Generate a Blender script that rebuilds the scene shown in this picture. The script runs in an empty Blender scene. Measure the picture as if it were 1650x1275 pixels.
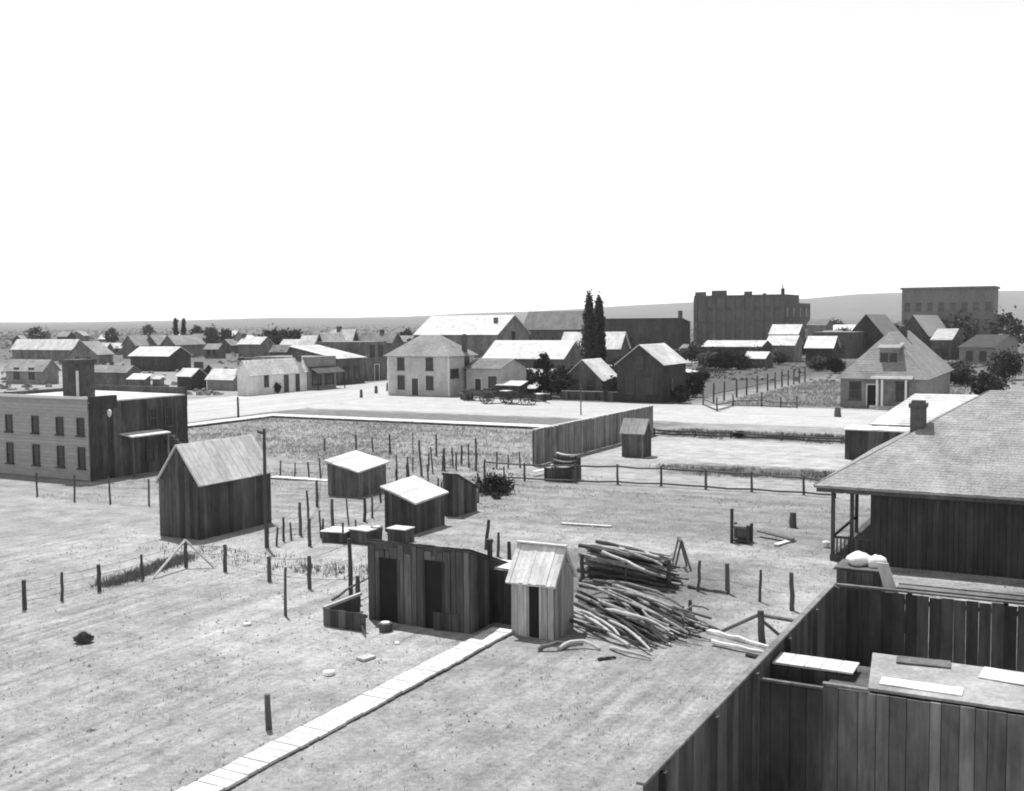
import bpy, math, random
from mathutils import Vector, Matrix
random.seed(7)
sc = bpy.context.scene
col = sc.collection

# ------------------------------------------------------------------ camera
FPX, EYE, CX, CY = 1750.0, 8.5, 825.0, 637.5          # focal length and centre in photo pixels
PITCH = math.atan((CY - 518.0) / FPX); ROLL = 0.0086
GA = math.radians(28.0)                                # the town grid is turned 28 degrees to the view
FW = Vector((0, math.cos(PITCH), -math.sin(PITCH)))
_u0 = Vector((0, math.sin(PITCH), math.cos(PITCH)))
RT = Vector((1, 0, 0)) * math.cos(ROLL) - _u0 * math.sin(ROLL)
UP = Vector((1, 0, 0)) * math.sin(ROLL) + _u0 * math.cos(ROLL)
cam_d = bpy.data.cameras.new('camera'); cam = bpy.data.objects.new('camera', cam_d); col.objects.link(cam)
cam_d.sensor_width = 36.0; cam_d.lens = 36.0 * FPX / 1650.0
cam_d.clip_start = 0.5; cam_d.clip_end = 40000
m = Matrix.Identity(4)
for i in range(3):
    m[i][0] = RT[i]; m[i][1] = UP[i]; m[i][2] = -FW[i]
m[0][3], m[1][3], m[2][3] = 0, 0, EYE
cam.matrix_world = m
sc.camera = cam
U = Vector((math.sin(GA), math.cos(GA), 0)); V = Vector((math.cos(GA), -math.sin(GA), 0)); Z = Vector((0, 0, 1))

# ------------------------------------------------------------------ light
SUN_EL = math.radians(68)
sh = (-V * 0.76 + U * 0.65).normalized()
SUN = (sh * math.cos(SUN_EL) + Z * math.sin(SUN_EL)).normalized()
sd = bpy.data.lights.new('sun', 'SUN'); sd.energy = 3.0; sd.angle = math.radians(0.6); sd.color = (1, 1, 1)
so = bpy.data.objects.new('sun', sd); col.objects.link(so)
so.rotation_euler = (-SUN).to_track_quat('-Z', 'Y').to_euler(); so.location = (0, 0, 60)
world = bpy.data.worlds.new('World'); sc.world = world; world.use_nodes = True
wn = world.node_tree.nodes; wl = world.node_tree.links; wn.clear()
sky = wn.new('ShaderNodeTexSky'); sky.sky_type = 'NISHITA'; sky.sun_disc = False
sky.sun_elevation = SUN_EL; sky.sun_rotation = math.atan2(SUN.x, SUN.y)
sky.altitude = 1500; sky.air_density = 1.0; sky.dust_density = 1.0; sky.ozone_density = 1.0
bw = wn.new('ShaderNodeRGBToBW'); bg = wn.new('ShaderNodeBackground'); wo = wn.new('ShaderNodeOutputWorld')
bg.inputs['Strength'].default_value = 0.15
wl.new(sky.outputs[0], bw.inputs[0]); wl.new(bw.outputs[0], bg.inputs['Color']); wl.new(bg.outputs[0], wo.inputs['Surface'])
vs = sc.view_settings
vs.view_transform = 'Standard'; vs.look = 'None'; vs.gamma = 1.0; vs.use_curve_mapping = False
vs.exposure = 0.95
sc.cycles.filter_width = 1.9
sc.cycles.volume_bounces = 0; sc.cycles.max_bounces = 6; sc.cycles.diffuse_bounces = 3; sc.cycles.glossy_bounces = 1
HAZE = 0.00012

# ------------------------------------------------------------------ pixel <-> place
def G(px, py, z=0.0):
    d = FW + RT * ((px - CX) / FPX) + UP * ((CY - py) / FPX)
    t = (z - EYE) / d.z
    return Vector((d.x * t, d.y * t, z))
def UVof(p): return p.dot(U), p.dot(V)
def W(u, v, z=0.0): return U * u + V * v + Z * z
def height(pt, py):                       # height of the point above pt that shows on photo row py
    k = (CY - py) / FPX
    b = Vector((pt.x, pt.y, -EYE))
    return (k * b.dot(FW) - b.dot(UP)) / (UP.z - k * FW.z)
def extent(n, d, px):                     # how far along d from n until photo column px
    k = (px - CX) / FPX
    b = Vector((n.x, n.y, -EYE))
    return (k * b.dot(FW) - b.dot(RT)) / (d.dot(RT) - k * d.dot(FW))

# ------------------------------------------------------------------ materials (all grey: the photograph is black and white)
MATS = {}
def M(name, v, var=.25, scale=(3, 3, 3), rough=.9, bump=.25, jit=.15, fine=0.0, fscale=60.0, spec=.2, bdist=.03, blotch=.0, rot=False):
    if name in MATS: return MATS[name]
    mt = bpy.data.materials.new(name); mt.use_nodes = True
    nt = mt.node_tree; N = nt.nodes; L = nt.links
    b = N['Principled BSDF']; b.inputs['Roughness'].default_value = rough
    b.inputs['Specular IOR Level'].default_value = spec
    geo = N.new('ShaderNodeNewGeometry'); oi = N.new('ShaderNodeObjectInfo')
    mul = N.new('ShaderNodeVectorMath'); mul.operation = 'MULTIPLY'; mul.inputs[1].default_value = scale
    if rot:
        vr = N.new('ShaderNodeVectorRotate'); vr.rotation_type = 'Z_AXIS'; vr.inputs['Angle'].default_value = GA
        L.new(geo.outputs['Position'], vr.inputs['Vector']); L.new(vr.outputs[0], mul.inputs[0])
    else: L.new(geo.outputs['Position'], mul.inputs[0])
    add = N.new('ShaderNodeVectorMath'); add.operation = 'ADD'
    rm = N.new('ShaderNodeMath'); rm.operation = 'MULTIPLY'; rm.inputs[1].default_value = 53.0
    L.new(oi.outputs['Random'], rm.inputs[0]); L.new(mul.outputs[0], add.inputs[0]); L.new(rm.outputs[0], add.inputs[1])
    nz = N.new('ShaderNodeTexNoise'); nz.inputs['Scale'].default_value = 1.0; nz.inputs['Detail'].default_value = 6; nz.inputs['Roughness'].default_value = .62
    L.new(add.outputs[0], nz.inputs['Vector'])
    mr = N.new('ShaderNodeMapRange'); mr.inputs['From Min'].default_value = .25; mr.inputs['From Max'].default_value = .75
    mr.inputs['To Min'].default_value = v * (1 - var); mr.inputs['To Max'].default_value = v * (1 + var)
    L.new(nz.outputs['Fac'], mr.inputs['Value'])
    out = mr.outputs[0]
    if jit:
        jm = N.new('ShaderNodeMapRange'); jm.inputs['To Min'].default_value = 1 - jit; jm.inputs['To Max'].default_value = 1 + jit
        L.new(oi.outputs['Random'], jm.inputs['Value'])
        mm = N.new('ShaderNodeMath'); mm.operation = 'MULTIPLY'; L.new(out, mm.inputs[0]); L.new(jm.outputs[0], mm.inputs[1]); out = mm.outputs[0]
    if blotch:
        for sc_, am in ((.55, blotch), (2.3, blotch * .7)):
            n3 = N.new('ShaderNodeTexNoise'); n3.inputs['Scale'].default_value = sc_; n3.inputs['Detail'].default_value = 4; n3.inputs['Roughness'].default_value = .65
            v3 = N.new('ShaderNodeVectorMath'); v3.operation = 'MULTIPLY'; v3.inputs[1].default_value = (1, 1, .45); L.new(geo.outputs['Position'], v3.inputs[0]); L.new(v3.outputs[0], n3.inputs['Vector'])
            m3 = N.new('ShaderNodeMapRange'); m3.inputs['From Min'].default_value = .35; m3.inputs['From Max'].default_value = .65
            m3.inputs['To Min'].default_value = 1 - am; m3.inputs['To Max'].default_value = 1 + am; L.new(n3.outputs['Fac'], m3.inputs['Value'])
            mm = N.new('ShaderNodeMath'); mm.operation = 'MULTIPLY'; L.new(out, mm.inputs[0]); L.new(m3.outputs[0], mm.inputs[1]); out = mm.outputs[0]
    if fine:
        n2 = N.new('ShaderNodeTexNoise'); n2.inputs['Scale'].default_value = fscale; n2.inputs['Detail'].default_value = 3
        L.new(geo.outputs['Position'], n2.inputs['Vector'])
        m2 = N.new('ShaderNodeMapRange'); m2.inputs['From Min'].default_value = .3; m2.inputs['From Max'].default_value = .7
        m2.inputs['To Min'].default_value = 1 - fine; m2.inputs['To Max'].default_value = 1 + fine
        L.new(n2.outputs['Fac'], m2.inputs['Value'])
        mm = N.new('ShaderNodeMath'); mm.operation = 'MULTIPLY'; L.new(out, mm.inputs[0]); L.new(m2.outputs[0], mm.inputs[1]); out = mm.outputs[0]
    L.new(out, b.inputs['Base Color'])
    if bump:
        bp = N.new('ShaderNodeBump'); bp.inputs['Strength'].default_value = bump; bp.inputs['Distance'].default_value = bdist
        L.new(nz.outputs['Fac'], bp.inputs['Height']); L.new(bp.outputs[0], b.inputs['Normal'])
    MATS[name] = mt
    return mt
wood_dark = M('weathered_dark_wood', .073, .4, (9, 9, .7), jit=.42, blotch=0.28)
wood_mid = M('weathered_grey_wood', .15, .35, (9, 9, .9), jit=.3, blotch=0.28)
wood_pale = M('pale_new_wood', .45, .25, (5, 5, 2), jit=.15)
fence_grey = M('silvered_fence_boards', .2, .35, (9, 9, .9), jit=.3, blotch=.2)
tar_wood = M('tarred_wall_boards', .045, .3, (9, 9, .9), jit=.15, blotch=.2)
wood_post = M('fence_post_wood', .09, .35, (20, 20, 2), jit=.3)
pole_bark = M('barked_pole_wood', .2, .5, (6, 6, 6), jit=.65)
roof_pale = M('pale_wood_shingles', .27, .22, (2.2, 2.2, 6), jit=.1, fine=.15, fscale=14, blotch=0.16)
roof_grey = M('grey_wood_shingles', .2, .25, (2.2, 2.2, 6), jit=.1, fine=.15, fscale=14, blotch=0.2)
roof_tin = M('bright_tin_roofing', .56, .2, (1.2, 1.2, 1.2), rough=.6, bump=.1, jit=.06, blotch=0.16)
roof_plank = M('sun_bleached_roof_planks', .62, .25, (4, 4, 4), jit=.14, fine=.12, fscale=30, blotch=0.18)
roof_shed = M('grey_roof_planks', .52, .22, (4, 4, 4), jit=.1, fine=.12, fscale=30, blotch=0.16)
paint_white = M('white_house_paint', .49, .12, (1.5, 1.5, 3), jit=.05, bump=.1, blotch=0.12)
paint_grey = M('grey_house_paint', .23, .18, (1.5, 1.5, 3), jit=.05, bump=.1, blotch=0.16)
plaster = M('pale_plaster', .66, .14, (.8, .8, .8), jit=.04, bump=.1, blotch=0.14)
brick_dark = M('dark_brick', .10, .25, (1.4, 1.4, 2.5), jit=.04, fine=.2, fscale=5, bump=.1, blotch=0.2)
brick_grey = M('grey_brick', .2, .2, (1.2, 1.2, 2), jit=.04, fine=.15, fscale=5, bump=.1, blotch=0.15)
glass = M('dark_window_glass', .035, .3, (1, 1, 1), rough=.15, bump=0, jit=.3, spec=.5)
trim_white = M('white_trim_paint', .68, .08, (2, 2, 2), jit=.05, bump=0)
trim_dark = M('dark_trim_paint', .08, .2, (2, 2, 2), jit=.1, bump=0)
iron = M('black_iron', .06, .3, (8, 8, 8), rough=.6, jit=.1)
leaf_dark = M('dark_leaves', .055, .45, (1.2, 1.2, 1.2), jit=.1, bump=0)
bark = M('tree_bark', .09, .3, (6, 6, 1), jit=.1)
weed = M('dry_weeds', .33, .3, (.35, .35, .35), jit=0, fine=.2, fscale=3, bump=0)
weed_dark = M('dark_weeds', .17, .4, (1, 1, 1), jit=.2, bump=0)
stone_m = M('pale_stones', .4, .35, (3, 3, 3), jit=.3)
plank_walk = M('bleached_walk_planks', .56, .28, (5, 5, 5), jit=.16)
cloth = M('white_cloth', .72, .1, (5, 5, 5), jit=.02)
hill_m = M('scrub_hills', .085, .3, (.004, .004, .01), jit=0, fine=.25, fscale=.03, bump=0)

# ------------------------------------------------------------------ builders
class MB:
    def __init__(s): s.v = []; s.f = []
    def quad8(s, p):                       # 8 corners: bottom ring 0-3, top ring 4-7
        o = len(s.v); s.v += [tuple(q) for q in p]
        for f in ((3, 2, 1, 0), (4, 5, 6, 7), (0, 1, 5, 4), (1, 2, 6, 5), (2, 3, 7, 6), (3, 0, 4, 7)):
            s.f.append(tuple(o + i for i in f))
    def box(s, x0, x1, y0, y1, z0, z1):
        s.quad8([(x0, y0, z0), (x1, y0, z0), (x1, y1, z0), (x0, y1, z0), (x0, y0, z1), (x1, y0, z1), (x1, y1, z1), (x0, y1, z1)])
    def slab(s, q, t):                     # a quad thickened upward along its normal
        q = [Vector(c) for c in q]; n = (q[1] - q[0]).cross(q[3] - q[0]).normalized()
        if n.z < 0: q = [q[0], q[3], q[2], q[1]]; n = -n
        s.quad8(q + [c + n * t for c in q])
    def poly(s, pts):
        o = len(s.v); s.v += [tuple(p) for p in pts]; s.f.append(tuple(range(o, o + len(pts))))
    def prism(s, ring, d):                 # extrude a planar ring by d
        o = len(s.v); n = len(ring); d = Vector(d)
        s.v += [tuple(p) for p in ring] + [tuple(Vector(p) + d) for p in ring]
        s.f.append(tuple(o + i for i in range(n))[::-1]); s.f.append(tuple(o + n + i for i in range(n)))
        for i in range(n): s.f.append((o + i, o + (i + 1) % n, o + n + (i + 1) % n, o + n + i))
    def tube(s, pts, r, sides=6, jitter=0.0):
        pts = [Vector(p) for p in pts]; o = len(s.v); k = len(pts)
        if not isinstance(r, (list, tuple)): r = [r] * k
        for i, p in enumerate(pts):
            t = (pts[min(i + 1, k - 1)] - pts[max(i - 1, 0)]).normalized()
            a = t.orthogonal().normalized(); ref = Vector((0, 0, 1)) if abs(t.z) < .9 else Vector((1, 0, 0))
            a = (ref - t * ref.dot(t)).normalized(); b = t.cross(a)
            for j in range(sides):
                w = 2 * math.pi * j / sides; rr = r[i] * (1 + random.uniform(-jitter, jitter))
                s.v.append(tuple(p + (a * math.cos(w) + b * math.sin(w)) * rr))
        for i in range(k - 1):
            for j in range(sides):
                s.f.append((o + i * sides + j, o + i * sides + (j + 1) % sides, o + (i + 1) * sides + (j + 1) % sides, o + (i + 1) * sides + j))
        s.f.append(tuple(o + j for j in range(sides))[::-1]); s.f.append(tuple(o + (k - 1) * sides + j for j in range(sides)))
    def mesh(s, name, mat):
        me = bpy.data.meshes.new(name); me.from_pydata(s.v, [], s.f); me.update()
        if mat: me.materials.append(mat)
        return me
    def build(s, name, mat, parent=None, loc=None, rz=0.0):
        return link(name, s.mesh(name, mat), parent, loc, rz)
def link(name, me, parent=None, loc=None, rz=0.0):
    o = bpy.data.objects.new(name, me); col.objects.link(o)
    if parent: o.parent = parent
    if loc is not None: o.location = loc
    if rz: o.rotation_euler = (0, 0, rz)
    return o
def tag(o, label, cat, group=None, kind=None):
    if label: o['label'] = label
    if cat: o['category'] = cat
    if group: o['group'] = group
    if kind: o['kind'] = kind
    return o
def thing(name, label, cat, p, group=None, rz=-GA):
    o = bpy.data.objects.new(name, None); col.objects.link(o); o.empty_display_size = .3
    o.location = (p.x, p.y, 0); o.rotation_euler = (0, 0, rz)
    return tag(o, label, cat, group)
CACHE = {}
def unit(name, mat):
    k = ('unit', name, mat.name)
    if k not in CACHE:
        b = MB(); b.box(-.5, .5, -.5, .5, -.5, .5); CACHE[k] = b.mesh(name, mat)
    return CACHE[k]
def piece(name, parent, x0, x1, y0, y1, z0, z1, mat, rx=0, ry=0, rz=0):
    o = link(name, unit(name, mat), parent)
    o.location = ((x0 + x1) / 2, (y0 + y1) / 2, (z0 + z1) / 2); o.scale = (x1 - x0, y1 - y0, z1 - z0)
    if rx or ry or rz: o.rotation_euler = (rx, ry, rz)
    return o
R = random.uniform
def boards_front(parent, x0, x1, top, bw, mat, y=0.0, th=.025, z0=-.05, gap=.006, ragged=.02, skip=()):
    n = max(1, round((x1 - x0) / bw)); cuts = [0.0]
    for i in range(n): cuts.append(cuts[-1] + R(.65, 1.35))
    cuts = [x0 + (x1 - x0) * q / cuts[-1] for q in cuts]
    for i in range(n):
        a, b = cuts[i] + gap, cuts[i + 1] - gap
        c = (a + b) / 2
        lo = z0
        for (s0, s1, zt) in skip:
            if s0 < c < s1: lo = zt
        t = min(top(a), top(b)) - R(0, ragged)
        if t - lo < .05: continue
        piece('board', parent, a, b, y - th - R(0, .012), y - .002, lo, t, mat, rx=R(-.003, .003))
def boards_side(parent, y0, y1, top, bw, mat, x=0.0, th=.025, z0=-.05, gap=.006, ragged=.02):
    n = max(1, round((y1 - y0) / bw)); cuts = [0.0]
    for i in range(n): cuts.append(cuts[-1] + R(.65, 1.35))
    cuts = [y0 + (y1 - y0) * q / cuts[-1] for q in cuts]
    for i in range(n):
        a, b = cuts[i] + gap, cuts[i + 1] - gap
        t = min(top(a), top(b)) - R(0, ragged)
        if t - z0 < .05: continue
        piece('board', parent, x + .002, x + th + R(0, .008), a, b, z0, t, mat)
def window_mesh(w, h, fm):
    k = ('win', round(w, 2), round(h, 2), fm.name)
    if k not in CACHE:
        t = min(.12, w * .14); b = MB()
        b.box(-w / 2 - t, -w / 2, -.07, .01, -t, h + t); b.box(w / 2, w / 2 + t, -.07, .01, -t, h + t)
        b.box(-w / 2, w / 2, -.068, .01, h, h + t); b.box(-w / 2, w / 2, -.068, .01, -t, 0)
        b.box(-w / 2, w / 2, -.045, .01, h * .48, h * .53)
        g = MB(); g.box(-w / 2 + .002, w / 2 - .002, -.02, .012, .002, h * .478); g.box(-w / 2 + .002, w / 2 - .002, -.03, .012, h * .532, h - .002)
        s = MB(); s.box(-w / 2 - t - .06, w / 2 + t + .06, -.14, -.005, -t - .07, -t - .004)
        CACHE[k] = (b.mesh('window', fm), g.mesh('pane', glass), s.mesh('sill', fm))
    return CACHE[k]
def window(parent, face, s, z, w, h, fm=None, x0=0.0, y0=0.0):
    a, b, c = window_mesh(w, h, fm or trim_white)
    loc = (s, y0, z) if face == 'f' else (x0, s, z)
    o = link('window', a, parent, loc, 0 if face == 'f' else math.pi / 2)
    link('pane', b, o); link('sill', c, o)
    return o
def door(parent, face, s, w, h, dm=None, fm=None):
    loc = (s, 0, 0) if face == 'f' else (0, s, 0)
    b = MB(); b.box(-w / 2 + .003, w / 2 - .003, -.03, .012, .03, h - .003); b.box(-w / 2 + .1, w / 2 - .1, -.045, -.028, .2, h * .42); b.box(-w / 2 + .1, w / 2 - .1, -.045, -.028, h * .5, h - .15)
    o = b.build('door', dm or trim_dark, parent, loc, 0 if face == 'f' else math.pi / 2)
    b = MB(); b.box(-w / 2 - .1, -w / 2, -.08, .01, 0, h + .1); b.box(w / 2, w / 2 + .1, -.08, .01, 0, h + .1); b.box(-w / 2, w / 2, -.078, .01, h, h + .1)
    b.build('door_frame', fm or trim_white, o)
    b = MB(); b.box(w / 2 - .14, w / 2 - .09, -.09, -.03, h * .46, h * .5); b.build('handle', iron, o)
    return o
def chimney(parent, x, y, z0, z1, s=.6, mat=None):
    b = MB(); b.box(x - s / 2, x + s / 2, y - s / 2, y + s / 2, z0, z1 - .18)
    b.box(x - s / 2 - .06, x + s / 2 + .06, y - s / 2 - .06, y + s / 2 + .06, z1 - .18, z1 - .04)
    b.box(x - s / 2 + .1, x + s / 2 - .1, y - s / 2 + .1, y + s / 2 - .1, z1 - .04, z1 + .06)
    return b.build('chimney', mat or brick_dark, parent)
def lerp(a, b, t): return Vector(a) * (1 - t) + Vector(b) * t
def roof_faces(parent, quads, mat, th=.07, mode='plain', pw=.28, part='roof'):
    # every quad: eave start, eave end, ridge end, ridge start
    b = MB(); rows = []
    for q in quads:
        q = [Vector(c) for c in q]
        if mode == 'planks':
            b.slab([c - Vector((0, 0, .02)) for c in q], th * .5); rows.append(q); continue
        b.slab(q, th * .5 if mode == 'courses' else th)
        if mode == 'shingles':
            run = (lerp(q[3], q[2], .5) - lerp(q[0], q[1], .5)).length; n = max(3, int(run / .15)); ew = (q[1] - q[0]).length
            nn = (q[1] - q[0]).cross(q[3] - q[0]).normalized()
            if nn.z < 0: nn = -nn
            for i in range(n):
                t0, t1 = i / n, min(1, (i + 1.1) / n)
                a0, a1 = lerp(q[0], q[3], t0), lerp(q[1], q[2], t0); c0, c1 = lerp(q[0], q[3], t1), lerp(q[1], q[2], t1)
                x = 0.0; wd_ = max((a1 - a0).length, .2)
                while x < 1:
                    x2 = min(1, x + R(.1, .26) / wd_); g = .004 / wd_; lo = th + .006 + R(0, .006); dn = (a0 - c0) * R(-.08, .08)
                    p0, p1, p2, p3 = lerp(a0, a1, x + g) + dn, lerp(a0, a1, x2 - g) + dn, lerp(c0, c1, x2 - g), lerp(c0, c1, x + g)
                    o_ = len(b.v); b.v += [tuple(p0 + nn * (th + .001)), tuple(p1 + nn * (th + .001)), tuple(p1 + nn * lo), tuple(p0 + nn * lo), tuple(p2 + nn * (th + .003)), tuple(p3 + nn * (th + .003))]
                    b.f += [(o_, o_ + 1, o_ + 2, o_ + 3), (o_ + 3, o_ + 2, o_ + 4, o_ + 5)]; x = x2
        if mode == 'courses':
            run = (lerp(q[3], q[2], .5) - lerp(q[0], q[1], .5)).length; n = max(3, int(run / .22))
            nn = (q[1] - q[0]).cross(q[3] - q[0]).normalized()
            if nn.z < 0: nn = -nn
            for i in range(n):
                t0, t1 = i / n, min(1, (i + 1.15) / n)
                a0, a1 = lerp(q[0], q[3], t0), lerp(q[1], q[2], t0); c0, c1 = lerp(q[0], q[3], t1), lerp(q[1], q[2], t1)
                lo = th * .5 + .026 + R(0, .008)
                b.quad8([a0 + nn * (lo - .022), a1 + nn * (lo - .022), c1 + nn * (th * .5 + .001), c0 + nn * (th * .5 + .001),
                         a0 + nn * lo, a1 + nn * (lo + R(-.006, .006)), c1 + nn * (th * .5 + .006), c0 + nn * (th * .5 + .006)])
    o = b.build(part, mat, parent)
    for q in rows:
        nn = (q[1] - q[0]).cross(q[3] - q[0]).normalized()
        if nn.z < 0: nn = -nn
        n = max(2, round((q[1] - q[0]).length / pw))
        for i in range(n):
            t0, t1 = (i + .02) / n, (i + .98) / n
            dz = R(.012, .035); ex = R(-.03, .03)
            a0, a1, c1, c0 = lerp(q[0], q[1], t0), lerp(q[0], q[1], t1), lerp(q[3], q[2], t1), lerp(q[3], q[2], t0)
            dn = (a0 - c0).normalized() * ex
            p = MB(); p.slab([a0 + dn + nn * dz, a1 + dn + nn * dz, c1 + nn * dz, c0 + nn * dz], .03)
            p.build('plank', mat, o)
    return o
def house(name, label, cat, N, left=None, right=None, w=None, l=None, eave=None, h=None, roof='gable', ridge='v', peak=None, rise=None,
          ov=.3, wm=None, rm=None, boards=0, wins=(), doors=(), chims=(), group=None, mode='plain', pw=.28, th=.09, wf=None, ovg=None, trim=None, anchor='n', zz=None):
    n = G(*N) if isinstance(N, tuple) else N
    if anchor == 'l': n = n + V * w
    if w is None: w = extent(n, -V, left)
    if l is None: l = extent(n, U, right)
    if h is None: h = height(n, eave)
    root = thing(name, label, cat, n, group)
    root['dims'] = (w, l, h)
    wm = wm or wood_dark; rm = rm or roof_pale
    if ovg is None: ovg = ov
    b = MB(); z0 = -.15
    gt = None
    if roof == 'gable':
        if ridge == 'u':
            if rise is None: rise = max(.2, height(n - V * (w / 2), peak) - h)
            b.prism([(-w, 0, z0), (0, 0, z0), (0, 0, h), (-w / 2, 0, h + rise), (-w, 0, h)], (0, l, 0))
            k = rise / (w / 2); hr = h + rise; e = h - k * ov
            quads = [[(ov, -ovg, e), (ov, l + ovg, e), (-w / 2, l + ovg, hr), (-w / 2, -ovg, hr)],
                     [(-w - ov, l + ovg, e), (-w - ov, -ovg, e), (-w / 2, -ovg, hr), (-w / 2, l + ovg, hr)]]
            ftop = lambda x: h + rise * (1 - abs(x + w / 2) / (w / 2)); stop_ = lambda y: h
        else:
            if rise is None: rise = max(.2, height(n + U * (l / 2), peak) - h)
            b.prism([(0, 0, z0), (0, l, z0), (0, l, h), (0, l / 2, h + rise), (0, 0, h)], (-w, 0, 0))
            k = rise / (l / 2); hr = h + rise; e = h - k * ov
            quads = [[(-w - ovg, -ov, e), (ovg, -ov, e), (ovg, l / 2, hr), (-w - ovg, l / 2, hr)],
                     [(ovg, l + ov, e), (-w - ovg, l + ov, e), (-w - ovg, l / 2, hr), (ovg, l / 2, hr)]]
            ftop = lambda x: h; stop_ = lambda y: h + rise * (1 - abs(y - l / 2) / (l / 2))
    elif roof == 'hip':
        b.box(-w, 0, 0, l, z0, h)
        if rise is None: rise = max(.2, height(n - V * (w / 2) + U * (l / 2), peak) - h)
        k = min(w, l) / 2; o2 = ov; e = h - rise / k * ov; hr = h + rise
        if w >= l: r0, r1 = (-w + k, l / 2, hr), (-k, l / 2, hr)
        else: r0, r1 = (-w / 2, k, hr), (-w / 2, l - k, hr)
        c = [(-w - ov, -ov, e), (ov, -ov, e), (ov, l + ov, e), (-w - ov, l + ov, e)]
        if w >= l: quads = [[c[0], c[1], r1, r0], [c[1], c[2], r1, r1], [c[2], c[3], r0, r1], [c[3], c[0], r0, r0]]
        else: quads = [[c[0], c[1], r0, r0], [c[1], c[2], r1, r0], [c[2], c[3], r1, r1], [c[3], c[0], r0, r1]]
        quads = [[Vector(p) + (Vector((1e-3, 0, 0)) if i == 3 else Vector()) for i, p in enumerate(q)] for q in quads]
        ftop = lambda x: h; stop_ = lambda y: h
    elif roof in ('shed_back', 'shed_front', 'shed_right', 'shed_left', 'flat'):
        rise = rise or 0.0; zo = zz
        if roof == 'flat': rise = 0.0
        zz = {'shed_back': (h, h, h - rise, h - rise), 'shed_front': (h, h, h + rise, h + rise), 'flat': (h, h, h, h),
              'shed_right': (h + rise, h, h, h + rise), 'shed_left': (h - rise, h, h, h - rise)}[roof]
        if zo: zz = tuple(h + q_ for q_ in zo)
        # corners: front-left, front-right, back-right, back-left
        b.quad8([(-w, 0, z0), (0, 0, z0), (0, l, z0), (-w, l, z0), (-w, 0, zz[0]), (0, 0, zz[1]), (0, l, zz[2]), (-w, l, zz[3])])
        def zz_at(x, y):
            s, t = (x + w) / w, y / l
            return zz[0] * (1 - s) * (1 - t) + zz[1] * s * (1 - t) + zz[2] * s * t + zz[3] * (1 - s) * t
        quads = [[(-w - ov, -ov, zz_at(-w - ov, -ov)), (ov, -ov, zz_at(ov, -ov)), (ov, l + ov, zz_at(ov, l + ov)), (-w - ov, l + ov, zz_at(-w - ov, l + ov))]]
        ftop = lambda x: zz_at(x, 0); stop_ = lambda y: zz_at(0, y)
    root['rise'] = rise
    b.build('wall', wm, root)
    if quads: roof_faces(root, quads, rm, th, mode, pw)
    if boards:
        boards_front(root, -w, 0, ftop, boards, wm); boards_side(root, 0, l, stop_, boards, wm)
    for (f, s, z, ww, hh) in wins:
        window(root, f, (-w * (1 - s) if f == 'f' else l * s), z, ww, hh, wf, x0=.03, y0=-.03)
    for d in doors:
        door(root, d[0], (-w * (1 - d[1]) if d[0] == 'f' else l * d[1]), d[2], d[3], *(d[4:]))
    for (cx, cy, top, s) in chims:
        x, y = -w * (1 - cx), l * cy
        chimney(root, x, y, h * .6, h + (rise or 0) + top, s)
    if trim:
        t = MB(); t.box(-w - .04, -w + .14, -.05, .1, -.1, h); t.box(-.14, .04, -.05, .1, -.1, h); t.box(-.1, .05, l - .14, l + .03, -.1, h)
        t.build('corner_trim', trim, root)
    return root
def post_mesh(parent, base, top, r, mat, name='post', sides=7):
    b = MB(); k = 4
    pts = [lerp(base - (top - base).normalized() * .15, top, i / k) + Vector((R(-.25, .25), R(-.25, .25), 0)) * r * (0 < i < k) for i in range(k + 1)]
    b.tube(pts, [r * 1.08, r, r * .97, r * .92, r * .85], sides, .1)
    return b.build(name, mat, parent)
def mids(ps, n=1):
    out = []
    for a, c in zip(ps, ps[1:]):
        out.append(a)
        for k in range(1, n + 1):
            t = k / (n + 1); out.append((a[0] + (c[0] - a[0]) * t, a[1] + (c[1] - a[1]) * t + R(-3, 5), a[2] + (c[2] - a[2]) * t, R(-.07, .07), R(.035, .055)))
    return out + [ps[-1]]
def wire_fence(name, label, posts, group=None, r=.07, wires=(.35, .7, 1.0), cat='fence', mat=None, wr=.006, rails=False):
    p0 = G(posts[0][0], posts[0][2])
    root = thing(name, label, cat, p0, group, rz=0)
    pts = []
    for q in posts:
        px, ty, by = q[:3]; lean = q[3] if len(q) > 3 else 0; rr = q[4] if len(q) > 4 else r
        b = G(px, by) - p0; h = height(G(px, by), ty)
        t = b + Vector((lean * h, R(-.03, .03), h)); pts.append((b, t))
        post_mesh(root, b, t, rr, mat or wood_post)
    for i in range(len(pts) - 1):
        for s in wires:
            a = lerp(*pts[i], s * .92); c = lerp(*pts[i + 1], s * .92)
            b = MB(); mid = (a + c) / 2 - Vector((0, 0, .03 if not rails else R(0, .05)))
            b.tube([a, mid, c], wr, 4 if not rails else 6); b.build('rail' if rails else 'wire', mat or (wood_post if rails else iron), root)
    return root

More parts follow.
